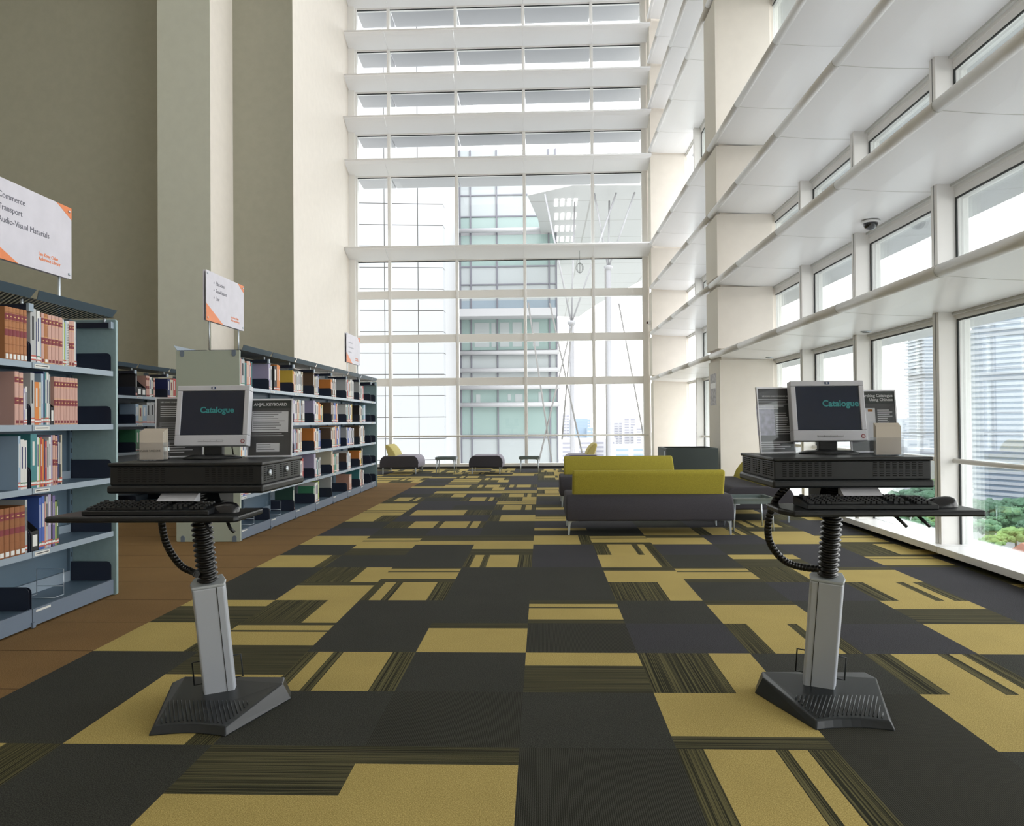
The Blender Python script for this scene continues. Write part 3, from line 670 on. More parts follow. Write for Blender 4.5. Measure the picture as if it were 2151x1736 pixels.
A_rows = {
 (1, 0): [('plain', 'pale grey', .05, .312), ('plain', 'navy', .008, .24), ('plain', 'white', .026, .305), ('plain', 'pale blue', .010, .27), ('bound', 'pink', .026, .298), ('bound', 'tan leather', .034, .296), ('bound', 'pink', .033, .295), ('bound', 'pink', .033, .295), ('bound', 'pink', .033, .295), ('bound', 'pink', .040, .292), ('plain', 'white', .013, .285), ('plain', 'lime', .010, .27), ('plain', 'pale blue', .012, .28), ('spiral', 'white', .024, .282), ('bound', 'pink', .024, .285), ('bound', 'pink', .034, .287), ('plain', 'white', .012, .288), ('plain', 'navy', .010, .28)],
 (1, 1): [('plain', 'pale grey', .035, .30), ('plain', 'orange', .040, .25), ('plain', 'cream', .018, .25), ('plain', 'pale blue', .020, .30), ('plain', 'navy', .013, .315), ('plain', 'teal', .015, .31), ('plain', 'white', .020, .31), ('plain', 'pale grey', .014, .30), ('box', 'black', .035, .26)] + [('bound', 'pink', .029, .29)]*8,
 (1, 2): [('plain', 'teal', .055, .31), ('plain', 'white', .02, .29), ('plain', 'lime', .012, .285), ('plain', 'red', .016, .29), ('plain', 'orange', .012, .28), ('plain', 'navy', .012, .28), ('plain', 'red', .016, .265), ('plain', 'pale grey', .018, .27), ('plain', 'white', .02, .29), ('plain', 'lilac', .014, .3), ('bound', 'pink', .024, .30), ('bound', 'pink', .024, .295), ('plain', 'navy', .016, .30), ('plain', 'black', .014, .295), ('plain', 'cream', .012, .30)],
 (1, 3): [('box', 'black', .07, .27), ('plain', 'blue', .026, .30), ('plain', 'blue', .026, .305), ('plain', 'salmon', .012, .27), ('plain', 'pale grey', .02, .30), ('plain', 'lilac', .026, .31), ('plain', 'black', .014, .31), ('plain', 'purple', .024, .30), ('plain', 'lime', .014, .26), ('plain', 'dark green', .02, .27)],
 (0, 0): [('leather', 'tan leather', .030, .292)]*6,
 (0, 1): [('bound', 'pink', .036, .30), ('bound', 'pink', .036, .295), ('plain', 'lilac', .016, .21), ('plain', 'white', .014, .22)],
 (0, 2): [('plain', 'pale blue', .02, .30), ('plain', 'white', .03, .28), ('plain', 'white', .025, .275)],
 (0, 3): [('leather', 'brown leather', .042, .27)]*5 + [('plain', 'pale grey', .018, .30)],
}
for (bay, sh), items in A_rows.items():
    y = YA[bay]+.012
    if bay == 0: y = YA[1]-.012-sum(i[2] for i in items)-.004
    row(items, XA-.018, y, SZ[sh], SHN[sh], 'nearest bookcase', 'left bay' if bay == 0 else 'right bay', 'books in the nearest bookcase', True)
hoop(XA-.07, 4.60, .1, 'chrome wire bookend on the bottom shelf of the nearest bookcase', .16, .17)
rb = random.Random(21)
PAL = ['white']*9 + ['cream']*4 + ['pale grey']*4 + ['pale blue']*3 + ['salmon', 'red', 'maroon', 'blue', 'navy', 'teal', 'green', 'yellow', 'orange', 'lilac', 'black', 'brown', 'pink', 'white', 'cream']
def rand_row(n, tmin=.022, tmax=.046, hb=None, pal=PAL):
    hb = hb or rb.uniform(.24, .30); o = []
    for k in range(n):
        o.append(('plain', rb.choice(pal), rb.uniform(tmin, tmax), min(.31, hb + rb.uniform(-.03, .02))))
    return o
bayname = ['nearest bay', 'second bay', 'third bay', 'fourth bay', 'fifth bay', 'sixth bay', 'seventh bay', 'last bay']
special = {(0, 0): [('plain', 'purple', .045, .30), ('plain', 'white', .03, .29), ('plain', 'red', .012, .285), ('plain', 'pale grey', .09, .28), ('spiral', 'teal', .05, .25), ('plain', 'salmon', .06, .27), ('plain', 'white', .03, .275), ('plain', 'red', .03, .26), ('spiral', 'teal', .03, .27)],
 (1, 0): [('plain', 'lilac', .06, .285), ('plain', 'pale grey', .05, .27), ('gap', '', .05, 0), ('plain', 'black', .10, .28), ('plain', 'orange', .06, .295), ('plain', 'orange', .04, .29)],
 (2, 0): [('plain', 'yellow', .03, .27), ('plain', 'orange', .03, .26)] + rand_row(9, hb=.27, pal=['white', 'white', 'cream', 'pale grey'])}
for sh in range(4):
    for bay in range(len(YB)-1):
        last = bay == len(YB)-2
        n = rb.randint(5, 7) if not last else 0
        if last: continue
        items = special.get((bay, sh)) or (rand_row(rb.choice([1, 0, 1]), .05, .09, .3, ['lilac', 'pale grey', 'black', 'brown', 'cream']) + (rand_row(n + 1, .026, .062) if bay < 3 else rand_row(n - 1, .045, .085)))
        row(items, XB-.02-rb.uniform(0, .01), YB[bay]+.015, SZ[sh], SHN[sh], 'long bookcase', bayname[bay], 'books in the long bookcase', False, YB[bay+1]-.06)
for bay, items in ((2, [('plain', 'dark green', .06, .28), ('gap', '', .3, 0), ]), (3, [('plain', 'green', .05, .22), ('plain', 'white', .05, .25), ('plain', 'white', .05, .26), ('plain', 'pale grey', .05, .26), ('plain', 'lime', .05, .27)]), (4, [('plain', 'pale grey', .04, .28)]), (5, [('gap', '', .2, 0), ('plain', 'salmon', .09, .24), ('plain', 'salmon', .05, .24)]), (6, [('plain', 'teal', .05, .28), ('plain', 'pale grey', .06, .27), ('plain', 'cream', .06, .27), ('plain', 'maroon', .05, .26), ('plain', 'black', .05, .25), ('plain', 'white', .06, .25)])):
    row(items, XB-.03, YB[bay]+.015, .1, 'bottom', 'long bookcase', bayname[bay], 'books in the long bookcase', False, YB[bay+1]-.05)
for bay in (0, 1, 7):
    for sh, z in ((4, .1),) if bay < 2 else tuple(enumerate(SZ+[.1])):
        hoop(XB-.06, YB[bay]+(.5 if bay < 2 else .1), z, f'chrome wire bookend on the {SHN[sh]} shelf of the long bookcase, {bayname[bay]}', .15, .17)
for sh in range(3):
    for bay in range(0, 3):
        items = {(0, 1): [('box', 'black', .1, .27), ('bound', 'pink', .05, .25), ('bound', 'pink', .05, .25), ('leather', 'tan leather', .05, .25), ('bound', 'pink', .05, .24), ('plain', 'blue', .04, .24)],
                 (1, 0): [('plain', 'black', .04, .30), ('box', 'black', .11, .30), ('box', 'black', .11, .27), ('bound', 'pink', .045, .28), ('bound', 'pink', .045, .28), ('plain', 'white', .05, .27), ('plain', 'dark green', .05, .26), ('bound', 'pink', .05, .26)]}.get((bay, sh)) or rand_row(5, .06, .11, .27)
        row(items, XC-.02, YC[bay]+(.02), SZ[sh], SHN[sh], 'rear bookcase', bayname[bay], 'books in the rear bookcase', False, YC[bay+1]-.06)

# subject signs on posts
M_sign = mat('sign_face', (.62, .60, .66), .5, noise=.04, nscale=9)
M_org = mat('sign_orange', (.75, .22, .07), .5); M_txt = mat('sign_text_grey', (.10, .10, .13), .6)
def sign(label, y0, lines, xs=-3.2, W_=.92, z0=2.14, z1=2.625, posts=(.10, .81), bullets=True):
    t = thing('shelf_sign', label, 'sign', (xs, y0, z0))
    h = z1-z0
    MB().box(-.003, .003, 0, W_, 0, h, M_sign).build('sign_panel', t)
    MB().box(-.028, -.022, .0, W_, .0, h, M_sign).build('sign_panel', t)
    for P in (((W_, h), (W_-.16, h), (W_, h-.08)), ((0, 0), (0, .165), (.39, 0))):
        MB().prism([(p[0], p[1]) for p in P], .003, .0042, 'x', M_org).build('orange_corner', t)
    for yy, zz_ in ((.03, .03), (.03, h-.03), (W_-.03, .03), (W_-.03, h-.03)):
        MB().lathe([(.009, 0), (.009, .006), (.004, .011)], M_alu, 10, Matrix.Translation((.003, yy, zz_)) @ Matrix.Rotation(PI/2, 4, 'Y')).build('screw', t)
    for p in posts:
        MB().tube([(-.0125, p, .05), (-.0125, p, 1.86-z0)], .0085, M_alu, 8).build('post', t)
    for k, s in enumerate(lines):
        z = h-.115-k*.074
        lettering(s, .052, M_txt, t, (.0036, .215, z), (0, 1, 0), (0, 0, 1))
        if bullets: MB().prism([(.165, z+.012), (.187, z+.012), (.176, z+.032)], .003, .004, 'x', M_txt).build('arrow_mark', t)
    lettering('Lee Kong Chian\nReference Library', .030, M_org, t, (.0036, W_-.34, .095), (0, 1, 0), (0, 0, 1), space=1.0, bold=.0006)
sign('white sign with orange corners listing Commerce and Transport', 4.15, ['Commerce', 'Transport', 'Audio-Visual Materials'])
sign('white sign with orange corners listing Education and Law', 7.16, ['Education', 'Social Issues', 'Law'])
sign('white sign with orange corners at the far end of the long bookcase', 12.40, ['Economics', 'Statistics'][:0], bullets=False)
t = [o for o in S.objects if o.name.startswith('shelf_sign')][-1]
for k, wd in enumerate((.26, .34, .2)): MB().box(.003, .0038, .14, .14+wd, .33-k*.08, .35-k*.08, mat('faint_text', (.4, .4, .45))).build('faint_text_line', t)

# ---------------------------------------------------------------- catalogue stands
M_blk = mat('black_laminate', (.010, .012, .014), .38, noise=.15, nscale=300)
M_blk2 = mat('black_painted_steel', (.010, .012, .014), .42)
M_slot = mat('vent_slot_black', (.003, .003, .003), .9)
M_silver = mat('silver_post', (.56, .60, .66), .38, metal=.15)
M_mon = mat('monitor_silver', (.60, .61, .66), .38)
M_scr = mat('screen_off', (.008, .014, .034), .22)
M_cat = mat('catalogue_text', (.03, .24, .25), .5, emit=.06)
M_rub = mat('bellows_rubber', (.006, .006, .006), .3)
M_base_f = mat('foot_plate', (.013, .017, .020), .36)
def kiosk(label, x, y, tray_dx, lr, wh, mirror=1):
    """origin on floor under the post; user side is -y"""
    t = thing('catalogue_stand', label, 'computer stand', (x, y, 0)); s = mirror
    # foot: wedge, wide at the back, concave toe edge
    top = [(-.235, .20, .078), (.235, .20, .078)]
    b = MB()
    arc = [(-.145+.29*k/8, -.215+.028*math.sin(PI*k/8), 0) for k in range(9)]
    arct = [(-.135+.27*k/8, -.195+.028*math.sin(PI*k/8), .030) for k in range(9)]
    bot = [(-.262, .17, 0), (-.235, .25, 0), (.235, .25, 0), (.262, .17, 0)] + arc[::-1]
    tp = [(-.232, .15, .074), (-.215, .225, .074), (.215, .225, .074), (.232, .15, .074)] + arct[::-1]
    n = len(bot); b.add(bot+tp, [tuple(range(n))[::-1], tuple(range(n, 2*n))] + [(k, (k+1) % n, n+(k+1) % n, n+k) for k in range(n)], M_base_f)
    b.build('foot_base', t, bevel=.005)
    b = MB()
    def zt(yy): return .030 + (yy+.195)/(.15+.195)*.044
    def inside(px_, py_):
        return -.182+.028*math.cos(PI*min(1, abs(px_)/.14)/2) < py_ < .0 and abs(px_) < .118+(py_+.195)*.27
    for k in range(-16, 12):
        pts_in = [(k*.0165+u*.115, -.20+u*.215) for u in [q/40 for q in range(41)] if inside(k*.0165+u*.115, -.20+u*.215)]
        if len(pts_in) < 4: continue
        p0, p1 = pts_in[0], pts_in[-1]
        b.tube([(s*p0[0], p0[1], zt(p0[1])), (s*p1[0], p1[1], zt(p1[1]))], .0026, M_base_f, 6)
    b.build('grip_ridges', t)
    # inclined post: silver extrusion then bellows
    tilt = math.radians(13.0); A = Matrix.Translation((-.015, .115, .05)) @ Matrix.Rotation(tilt, 4, 'X') @ Matrix.Rotation(s*math.radians(-22), 4, 'Z')
    L1 = .475
    pl = [(-.055, -.035), (-.035, -.052), (.0, -.060), (.035, -.052), (.055, -.035), (.062, .02), (.045, .058), (-.045, .058), (-.062, .02)]
    MB().prism([(-.058, -.042), (.058, -.042), (.064, .0), (.050, .056), (-.050, .056), (-.064, .0)], 0, L1, 'z', M_silver, A).build('post', t, bevel=.006)
    MB().prism([(-.061, -.045), (.061, -.045), (.067, .0), (.053, .059), (-.053, .059), (-.067, .0)], L1, L1+.012, 'z', mat('post_cap', (.5, .54, .56), .4), A).build('post_cap', t, bevel=.004)
    MB().box(-.030*s-.0012, -.030*s+.0012, -.0435, -.0415, .0, L1, M_gasket, A).build('post_groove', t)
    prof = []; Lb = .38; nb = 18
    for k in range(nb*4+1):
        prof.append((.0335+.0075*math.cos(2*PI*k/4+PI), L1+.012+Lb*k/(nb*4)))
    MB().lathe(prof, M_rub, 20, A).build('bellows', t)
    for sx in (-1, 1):
        MB().tube([A @ Vector((sx*.058, .0, .05)), A @ Vector((sx*.093, .0, .05)), A @ Vector((sx*.093, .0, .15)), A @ Vector((sx*.058, .0, .15))], .0032, M_gasket, 6).build('wire_bracket', t)
    # keyboard tray
    ty0, ty1, tz = -.35, -.09, .826; cx = tray_dx; W = .345
    MB().prism([(cx-W+.025, ty0), (cx+W, ty0), (cx+W+.004, ty0+.02), (cx+W-.005, ty1), (cx-W+.005, ty1), (cx-W, ty0+.10)] if s > 0 else [(cx-W, ty0), (cx+W-.01, ty0), (cx+W, ty0+.02), (cx+W, ty1), (cx-W+.03, ty1), (cx-W, ty0+.02)], tz-.022, tz, 'z', M_blk).build('keyboard_tray', t, bevel=.007)
    MB().box(-.12, .12, -.20, .02, tz-.04, tz-.022, M_blk2).build('tray_bracket', t)
    for hx in (.11, .19): MB().tube([(hx, ty0+.05, tz-.02), (hx+.02, ty0+.03, tz-.045), (hx+.035, ty0+.03, tz-.06)], .006, M_blk2, 8).build('lever', t)
    # upper arm and white support plate
    MB().prism([(-.10, .90), (-.06, .84), (.0, .80), (.05, .80), (.05, .90)], -.07, .07, 'x', M_blk2).build('support_arm', t)
    MB().prism([(-.235, .868), (-.19, .897), (-.18, .897), (-.18, .86)], -.07+.03*s, .07+.03*s, 'x', M_mon).build('hinge_plate', t)
    # shelf plate and equipment box
    MB().box(-.293, .293, -.225, .26, .895, .925, M_blk).build('shelf_plate', t, bevel=.008)
    bx = MB(); bx.box(-.285, .285, -.215, .24, .925, .995, M_blk2); bx.build('equipment_box', t, bevel=.004)
    MB().box(-.290, .290, -.222, .25, .995, 1.008, M_blk).build('box_lid', t, bevel=.004)
    for gx0, nx in ((-.255, 8), (.075, 8)):
        v = MB()
        for i in range(nx):
            for k in range(7): v.box(gx0+i*.0235, gx0+i*.0235+.014, -.2165, -.2145, .938+k*.008, .9415+k*.008, M_slot)
        v.build('vent_slots', t)
    for side in (-1, 1):
        v = MB()
        for i in range(12):
            if i in (4, 8): continue
            for k in range(7): v.box(side*.2855-.001, side*.2855+.001, -.19+i*.034, -.19+i*.034+.02, .938+k*.008, .9415+k*.008, M_slot)
        v.build('vent_slots', t)
    for yy, zz_ in ((-.14, .965), (.05, .968)):
        lk = MB(); lk.lathe([(.012, 0), (.012, .006), (.007, .009)], M_alu, 14, Matrix.Translation((.2855, yy, zz_)) @ Matrix.Rotation(PI/2, 4, 'Y')); lk.build('cam_lock', t)
    # cable guide loop
    cp = [(-.20 if s > 0 else -.10, -.10, .895), (-.245 if s > 0 else -.155, -.08, .83), (-.265 if s > 0 else -.165, -.06, .74), (-.25 if s > 0 else -.15, -.04, .66), (-.19 if s > 0 else -.11, -.02, .59), (-.12 if s > 0 else -.06, -.02, .565), (-.05 if s > 0 else -.03, -.06, .565)]
    from_pts = []
    for i in range(len(cp)-1):
        p0, p1, p2, p3 = [Vector(cp[max(0, min(len(cp)-1, i+k))]) for k in (-1, 0, 1, 2)]
        for q in range(6):
            u = q/6; from_pts.append(.5*((2*p1) + (p2-p0)*u + (2*p0-5*p1+4*p2-p3)*u*u + (3*p1-p0-3*p2+p3)*u**3))
    cb = MB()
    for i in range(0, len(from_pts)-2):
        a, c = from_pts[i], from_pts[i+1]; d = c-a
        cb.tube([a+d*.0, a+d*.08, a+d*.92, a+d*1.0], [.0125, .0142, .0142, .0125], M_rub, 8)
    cb.tube(from_pts, .008, M_rub, 6); cb.build('cable_guide', t)
    # ----- things on the stand
    def w_(p): return (x+p[0], y+p[1], p[2])
    # keyboard
    k_ = thing('keyboard', f'black computer keyboard on the {lr} stand tray', 'keyboard', w_((cx-.03*s if s > 0 else cx+.0, -.235, tz+.001)), -.02*s)
    b = MB(); b.prism([(-.085, 0), (.085, 0), (.085, .034), (.06, .036), (-.085, .016)], -.228, .228, 'x', M_blk2); b.build('keyboard_case', k_, bevel=.003)
    km = MB(); km.prism([(-.0075, -.0075), (.0075, -.0075), (.0075, .0075), (-.0075, .0075)], 0, .001, 'z', M_blk); kb = MB()
    vs = [(-.0078, -.0078, 0), (.0078, -.0078, 0), (.0078, .0078, 0), (-.0078, .0078, 0), (-.006, -.006, .008), (.006, -.006, .008), (.006, .006, .008), (-.006, .006, .008)]
    kb.add(vs, [(0, 3, 2, 1), (4, 5, 6, 7), (0, 1, 5, 4), (1, 2, 6, 5), (2, 3, 7, 6), (3, 0, 4, 7)], M_blk)
    k0 = kb.build('key', k_); first = True
    for r_ in range(6):
        for c in range(22):
            xx = -.208+c*.0195
            if c in (14, 18): continue
            if r_ == 5 and (c in (1, 6, 11) or c > 18): continue
            if r_ in (1, 2) and c in (15, 16, 17) and r_ == 1: continue
            if r_ == 0 and 3 < c < 9: continue
            ko = k0 if first else k0.copy()
            if not first: COL.objects.link(ko)
            first = False; ko.parent = k_; yy = -.068+r_*.021+(.006 if r_ == 5 else 0); ko.location = (xx, yy, .017+(yy+.085)*.135)
    MB().box(-.14+.0, -.03, -.068-.007, -.068+.007, .019, .026, M_blk).build('space_bar', k_)
    # mouse
    m_ = thing('mouse', f'black computer mouse at the right end of the {lr} stand tray', 'mouse', w_((cx+.245, -.23, tz+.001)))
    prof = []
    b = MB(); N = 10
    vs = []; fs = []
    for i in range(N+1):
        a = PI*i/N; r0 = math.sin(a)
        for j in range(13):
            q = PI*j/12; vs.append((.062*-math.cos(a), .034*r0**.6*-math.cos(q), max(0, .036*(r0**.55)*math.sin(q)*(1-.25*math.cos(a)))))
    for i in range(N):
        for j in range(12): fs.append((i*13+j, i*13+j+1, (i+1)*13+j+1, (i+1)*13+j))
    b.add(vs, fs, mat('mouse_gloss', (.01, .01, .012), .2), True); b.build('mouse_body', m_, fix=True)
    # monitor
    mx = wh['mon_x']; mo = thing('computer_monitor', f'silver flat monitor showing Catalogue on the {lr} stand', 'monitor', w_((mx, .10, 1.009)), wh['mon_r'])
    MB().lathe([(.118, 0), (.118, .004), (.09, .012), (.03, .016)], M_blk, 32, sy=.8).build('stand_base', mo)
    MB().prism([(-.038, .0), (.038, .0), (.038, .03), (-.038, .03)], .012, .09, 'z', M_blk).build('stand_neck', mo, bevel=.005)
    Mt = Matrix.Translation((0, -.005, .049)) @ Matrix.Rotation(-math.radians(9), 4, 'X')
    w2, hh = .150, .250
    b = MB()
    for (a0, a1, c0, c1) in ((-w2, w2, 0, .044), (-w2, w2, hh-.022, hh), (-w2, -w2+.021, .044, hh-.022), (w2-.021, w2, .044, hh-.022)): b.box(a0, a1, -.022, .02, c0, c1, M_mon, Mt)
    b.box(-w2+.01, w2-.01, .0, .045, .01, hh-.01, M_mon, Mt)
    b.build('bezel', mo, bevel=.003)
    MB().box(-w2+.02, w2-.02, -.017, -.0, .043, hh-.021, M_scr, Mt).build('screen', mo)
    R3 = Mt.to_3x3()
    def on(px, pz): return tuple(Mt @ Vector((px, -.0235, pz)))
    lettering('Catalogue', .0365, M_cat, mo, tuple(Mt @ Vector((.126, -.018, .143))), R3 @ Vector((1, 0, 0)), R3 @ Vector((0, 0, 1)), align='RIGHT', ext=.0004, bold=.0009) if lr == 'right' else lettering('Catalogue', .0345, M_cat, mo, tuple(Mt @ Vector((.088, -.018, .137))), R3 @ Vector((1, 0, 0)), R3 @ Vector((0, 0, 1)), align='RIGHT', ext=.0004, bold=.0009)
    b = MB(); b.box(-.009, .009, -.0235, -.022, hh-.0155, hh-.0055, mat('badge_navy', (.03, .06, .15)), Mt); b.lathe([(.0042, 0), (.0042, .0006)], M_mon, 14, Mt @ Matrix.Translation((0, -.0235, hh-.0105)) @ Matrix.Rotation(PI/2, 4, 'X')); b.build('maker_badge', mo)
    lettering('hp', .006, mat('badge_navy', (.03, .06, .15)), mo, on(0, hh-.012), R3 @ Vector((1, 0, 0)), R3 @ Vector((0, 0, 1)), align='CENTER', ext=.0003, name='badge_lettering')
    b = MB(); b.box(-.052, .052, -.024, -.022, .017, .023, M_blk, Mt); 
    for k in range(4): b.box(-.0515+k*.026, -.0515+k*.026+.0245, -.0252, -.024, .0175, .0225, M_mon, Mt)
    b.build('button_strip', mo)
    b = MB(); b.lathe([(.0085, 0), (.0085, .0008)], mat('sticker_red', (.25, .03, .05)), 18, Mt @ Matrix.Translation((w2-.018, -.022, .018)) @ Matrix.Rotation(PI/2, 4, 'X')); b.lathe([(.0055, 0), (.0055, .0012)], mat('sticker_pale', (.6, .5, .5)), 18, Mt @ Matrix.Translation((w2-.018, -.022, .018)) @ Matrix.Rotation(PI/2, 4, 'X')); b.build('round_sticker', mo)
    MB().tube([(.05, .03, .09), (.055, .06, .05), (.05, .09, .005)], .003, M_rub, 6).build('cable', mo)
    return t
MONW = {}
kiosk('black and silver catalogue stand in the right foreground', 1.145, 3.08, .06, 'right', dict(mon_x=.03, mon_r=.02))
kiosk('black and silver catalogue stand in the left foreground', -1.315, 2.98, -.10, 'left', dict(mon_x=-.035, mon_r=.02), mirror=-1)

M_acr = glass('acrylic', (.965, .968, .98), .05, .02)
M_slate = mat('slate_poster', (.085, .085, .085), .5); M_slate2 = mat('dark_poster', (.04, .05, .045), .5); M_pw = mat('poster_white', (.80, .80, .80), .6); M_pg = mat('poster_grey', (.25, .25, .26), .6)
def poster(label, loc, rotz, W, Hh, content, frame=M_mon):
    t = thing('sign_holder', label, 'sign holder', loc, rotz)
    tl = Matrix.Rotation(-math.radians(6), 4, 'X')
    MB().box(-W/2, W/2, -.004, -.002, 0, Hh, M_acr, tl).build('acrylic_front', t)
    MB().box(-W/2, W/2, .002, .004, 0, Hh, M_acr, tl).build('acrylic_back', t)
    MB().box(-W/2, W/2, -.03, .06, 0, .003, M_acr).build('acrylic_foot', t)
    b = MB()
    for (a0, a1, c0, c1) in ((-W/2, W/2, 0, .006), (-W/2, W/2, Hh-.006, Hh), (-W/2, -W/2+.005, .006, Hh-.006), (W/2-.005, W/2, .006, Hh-.006)): b.box(a0, a1, -.0046, .0046, c0, c1, mat('clear_edge', (.78, .79, .84), .3), tl)
    b.build('edge_strip', t)
    MB().box(-W/2+.005, W/2-.005, -.0012, .0012, .006, Hh-.006, M_slate, tl).build('printed_sheet', t)
    R3 = tl.to_3x3(); X3 = R3 @ Vector((1, 0, 0)); Z3 = R3 @ Vector((0, 0, 1))
    for c in content:
        if c[0] == 'rect':
            MB().box(c[1], c[2], -.0016, -.0012, c[3], c[4], c[5], tl).build(c[6], t)
        elif c[0] == 'text': lettering(c[1], c[2], c[5], t, tuple(tl @ Vector((c[3], -.0018, c[4]))), X3, Z3, align=c[6], ext=.0002, bold=c[7])
        elif c[0] == 'lines':
            b = MB(); rr = random.Random(int(c[3]*1000))
            for k in range(c[5]):
                z = c[4]-k*c[6]; b.box(c[1], c[1]+(c[2]-c[1])*rr.uniform(.6, 1), -.0017, -.0012, z, z+c[6]*.35, c[7], tl)
            b.build('text_lines', t)
    return t
def leaflets(label, loc, rotz=0, note=None):
    t = thing('leaflet_holder', label, 'leaflet holder', loc, rotz)
    b = MB(); W = .105
    b.box(-W/2, W/2, .03, .033, 0, .13, M_acr); b.box(-W/2, W/2, -.02, -.017, 0, .07, M_acr); b.box(-W/2, -W/2+.003, -.02, .033, 0, .07, M_acr); b.box(W/2-.003, W/2, -.02, .033, 0, .07, M_acr); b.box(-W/2, W/2, -.02, .033, 0, .003, M_acr); b.build('acrylic_tray', t)
    for k in range(5):
        MB().box(-.046+k*.001, .046+k*.001, -.013+k*.007, -.012+k*.007+.004, .004, .112+k*.003, mat('leaflet_cream', (.66, .60, .52), .7)).build('leaflet', t)
    if note: lettering(note, .0095, M_ink, t, (-.042, -.0138, .035), (1, 0, 0), (0, 0, 1), ext=.0002)
zt_ = 1.0095
poster('framed poster titled Anjal Keyboard on the left stand', (-1.315+.175, 3.15, zt_), .10, .185, .245,
 [('rect', -.085, .085, .205, .238, M_slate2, 'title_band'), ('text', 'ANJAL KEYBOARD', .0165, .0, .216, M_pw, 'CENTER', .0006), ('rect', -.075, .075, .105, .192, M_pw, 'table_print'),
  ('lines', -.07, .07, .3, .187, 9, .0092, M_pg), ('lines', -.08, .06, .5, .096, 2, .008, M_pw), ('rect', -.055, .04, .022, .058, M_pw, 'small_table'), ('lines', -.05, .03, .7, .05, 3, .010, M_pg)])
poster('grey printed notice in a clear holder, left behind the left monitor', (-1.315-.215, 3.16, zt_), .30, .19, .255,
 [('text', 'LEE KONG CHIAN REFERENCE LIBRARY', .0082, -.075, .232, M_pw, 'LEFT', .0003), ('lines', -.075, .07, .11, .215, 6, .0085, M_pw), ('rect', -.078, .078, .06, .15, M_pg, 'grey_block'), ('lines', -.07, .06, .9, .14, 8, .0095, M_slate2), ('lines', -.075, .07, .2, .05, 4, .010, M_pw)])
leaflets('clear holder of cream leaflets marked Please Take One on left stand', (-1.315-.20, 2.915, zt_), .05, 'PLEASE TAKE ONE')
poster('angled dark notice in clear holder, left of the right monitor', (1.145-.172, 3.19, zt_), .30, .165, .275,
 [('text', 'LEE KONG CHIAN REFERENCE LIBRARY', .008, .085, .235, M_pw, 'RIGHT', .0003), ('lines', -.08, .08, .33, .222, 5, .009, M_pw), ('lines', 0, .08, .44, .165, 10, .0095, M_pw), ('rect', -.088, -.005, .075, .20, mat('poster_photo', (.42, .42, .50), .5, noise=.3, nscale=60), 'photo_print'), ('lines', -.08, .07, .52, .045, 4, .009, M_pw)])
poster('dark poster about searching the catalogue in Chinese on right stand', (1.145+.235, 3.22, zt_), .06, .20, .262,
 [('rect', -.094, .094, .205, .25, M_slate2, 'title_band'), ('text', 'Searching Catalogue\nUsing Chinese', .0172, .088, .232, M_pw, 'RIGHT', .0005), ('rect', -.085, .01, .05, .185, M_pw, 'picture_print'), ('rect', -.02, .0, .17, .18, mat('print_orange', (.6, .25, .05)), 'colour_print'), ('lines', .02, .085, .77, .175, 11, .0085, M_pw)])
leaflets('clear holder of cream leaflets on the right stand, beside the monitor', (1.145+.165, 2.95, zt_), 0)

# ---------------------------------------------------------------- outside
GZ = -58.0
M_grd = mat('ground_grass', (.34, .35, .33), .95, noise=.25, nscale=.03)
M_road = mat('road_grey', (.30, .30, .30), .9)
o = MB().box(-1500, 2500, 60, 3500, GZ-1, GZ, M_grd).build('ground'); struct(o)
o = MB().box(60, 330, 352, 366, GZ, GZ+.05, M_road).build('road'); tag(o, 'pale grey road between the trees far below the window', 'road')
# neighbouring wing with panelled wall
M_wp = grid_mat('white_wall_panels', (.40, .41, .43), (.04, .038, .035), 1.30, .843, .03, 'xz', .5, (1.05, .55))
M_wp2 = mat('white_render', (.44, .44, .455), .6)
t = thing('building_wing', 'white panelled building wing right outside the tall end window', 'building', (-9, 30, GZ))
MB().box(-7, 5.15, .6, 14, 0, -GZ+24, M_wp2).build('wall', t)
MB().prism([(-7, -1.5), (5.15, .0), (5.15, .6), (-7, .6)], 0, -GZ+24, 'z', M_wp).build('panelled_wall', t)
# glazed corner block
M_bg = mat('green_glazing', (.27, .36, .345), .15); M_bb = mat('blue_glazing', (.28, .34, .39), .15); M_bw = mat('white_spandrel', (.38, .41, .42), .35); M_bf = mat('dark_mullion', (.16, .16, .19), .5)
t = thing('building', 'glazed block with green glass and white bands beyond the end window', 'building', (-1.5, 36, 0))
zones = [(14, 10.83, M_bw), (10.83, 10.3, M_bg), (10.3, 9.95, M_wp2), (9.95, 8.5, M_bg), (8.5, 6.85, M_bw), (6.85, 6.3, M_bb), (5.95, 4.5, M_bg), (4.25, 2.62, M_bw), (2.62, .46, M_bg), (.46, -6, M_bw), (-6, -9, M_bg), (-9, -14, M_bw)]
bm_ = {}
for z1, z0, m in zones: bm_.setdefault(m.name, MB()).box(-2.35, 2.28, 0, 8, z0, z1, m)
for nme, q in bm_.items(): q.build('glazing' if 'glaz' in nme else 'spandrel', t)
b = MB(); b.box(-2.3, 2.2, .15, 7.9, GZ, 14, M_bf); b.build('core', t)
b = MB()
for x in (-2.3, -1.8, -.56, .77, 1.9, 2.24): b.box(x-.035, x+.035, -.06, .0, -14, 14, M_bf)
for z in (11.85, 10.83, 8.45, 7.6, .46, .34, -.9, -2.2): b.box(-2.3, 2.26, -.05, -.0, z-.03, z+.03, M_bf)
b.build('mullion', t)
for z, pr_ in ((10.12, .3), (4.35, .45), (3.52, .45), (1.9, .45), (2.72, .3)):
    MB().tube([(-2.4, -.25, z), (2.35, -.25, z)], .11, M_wp2, 10).build('sunshade_tube', t)
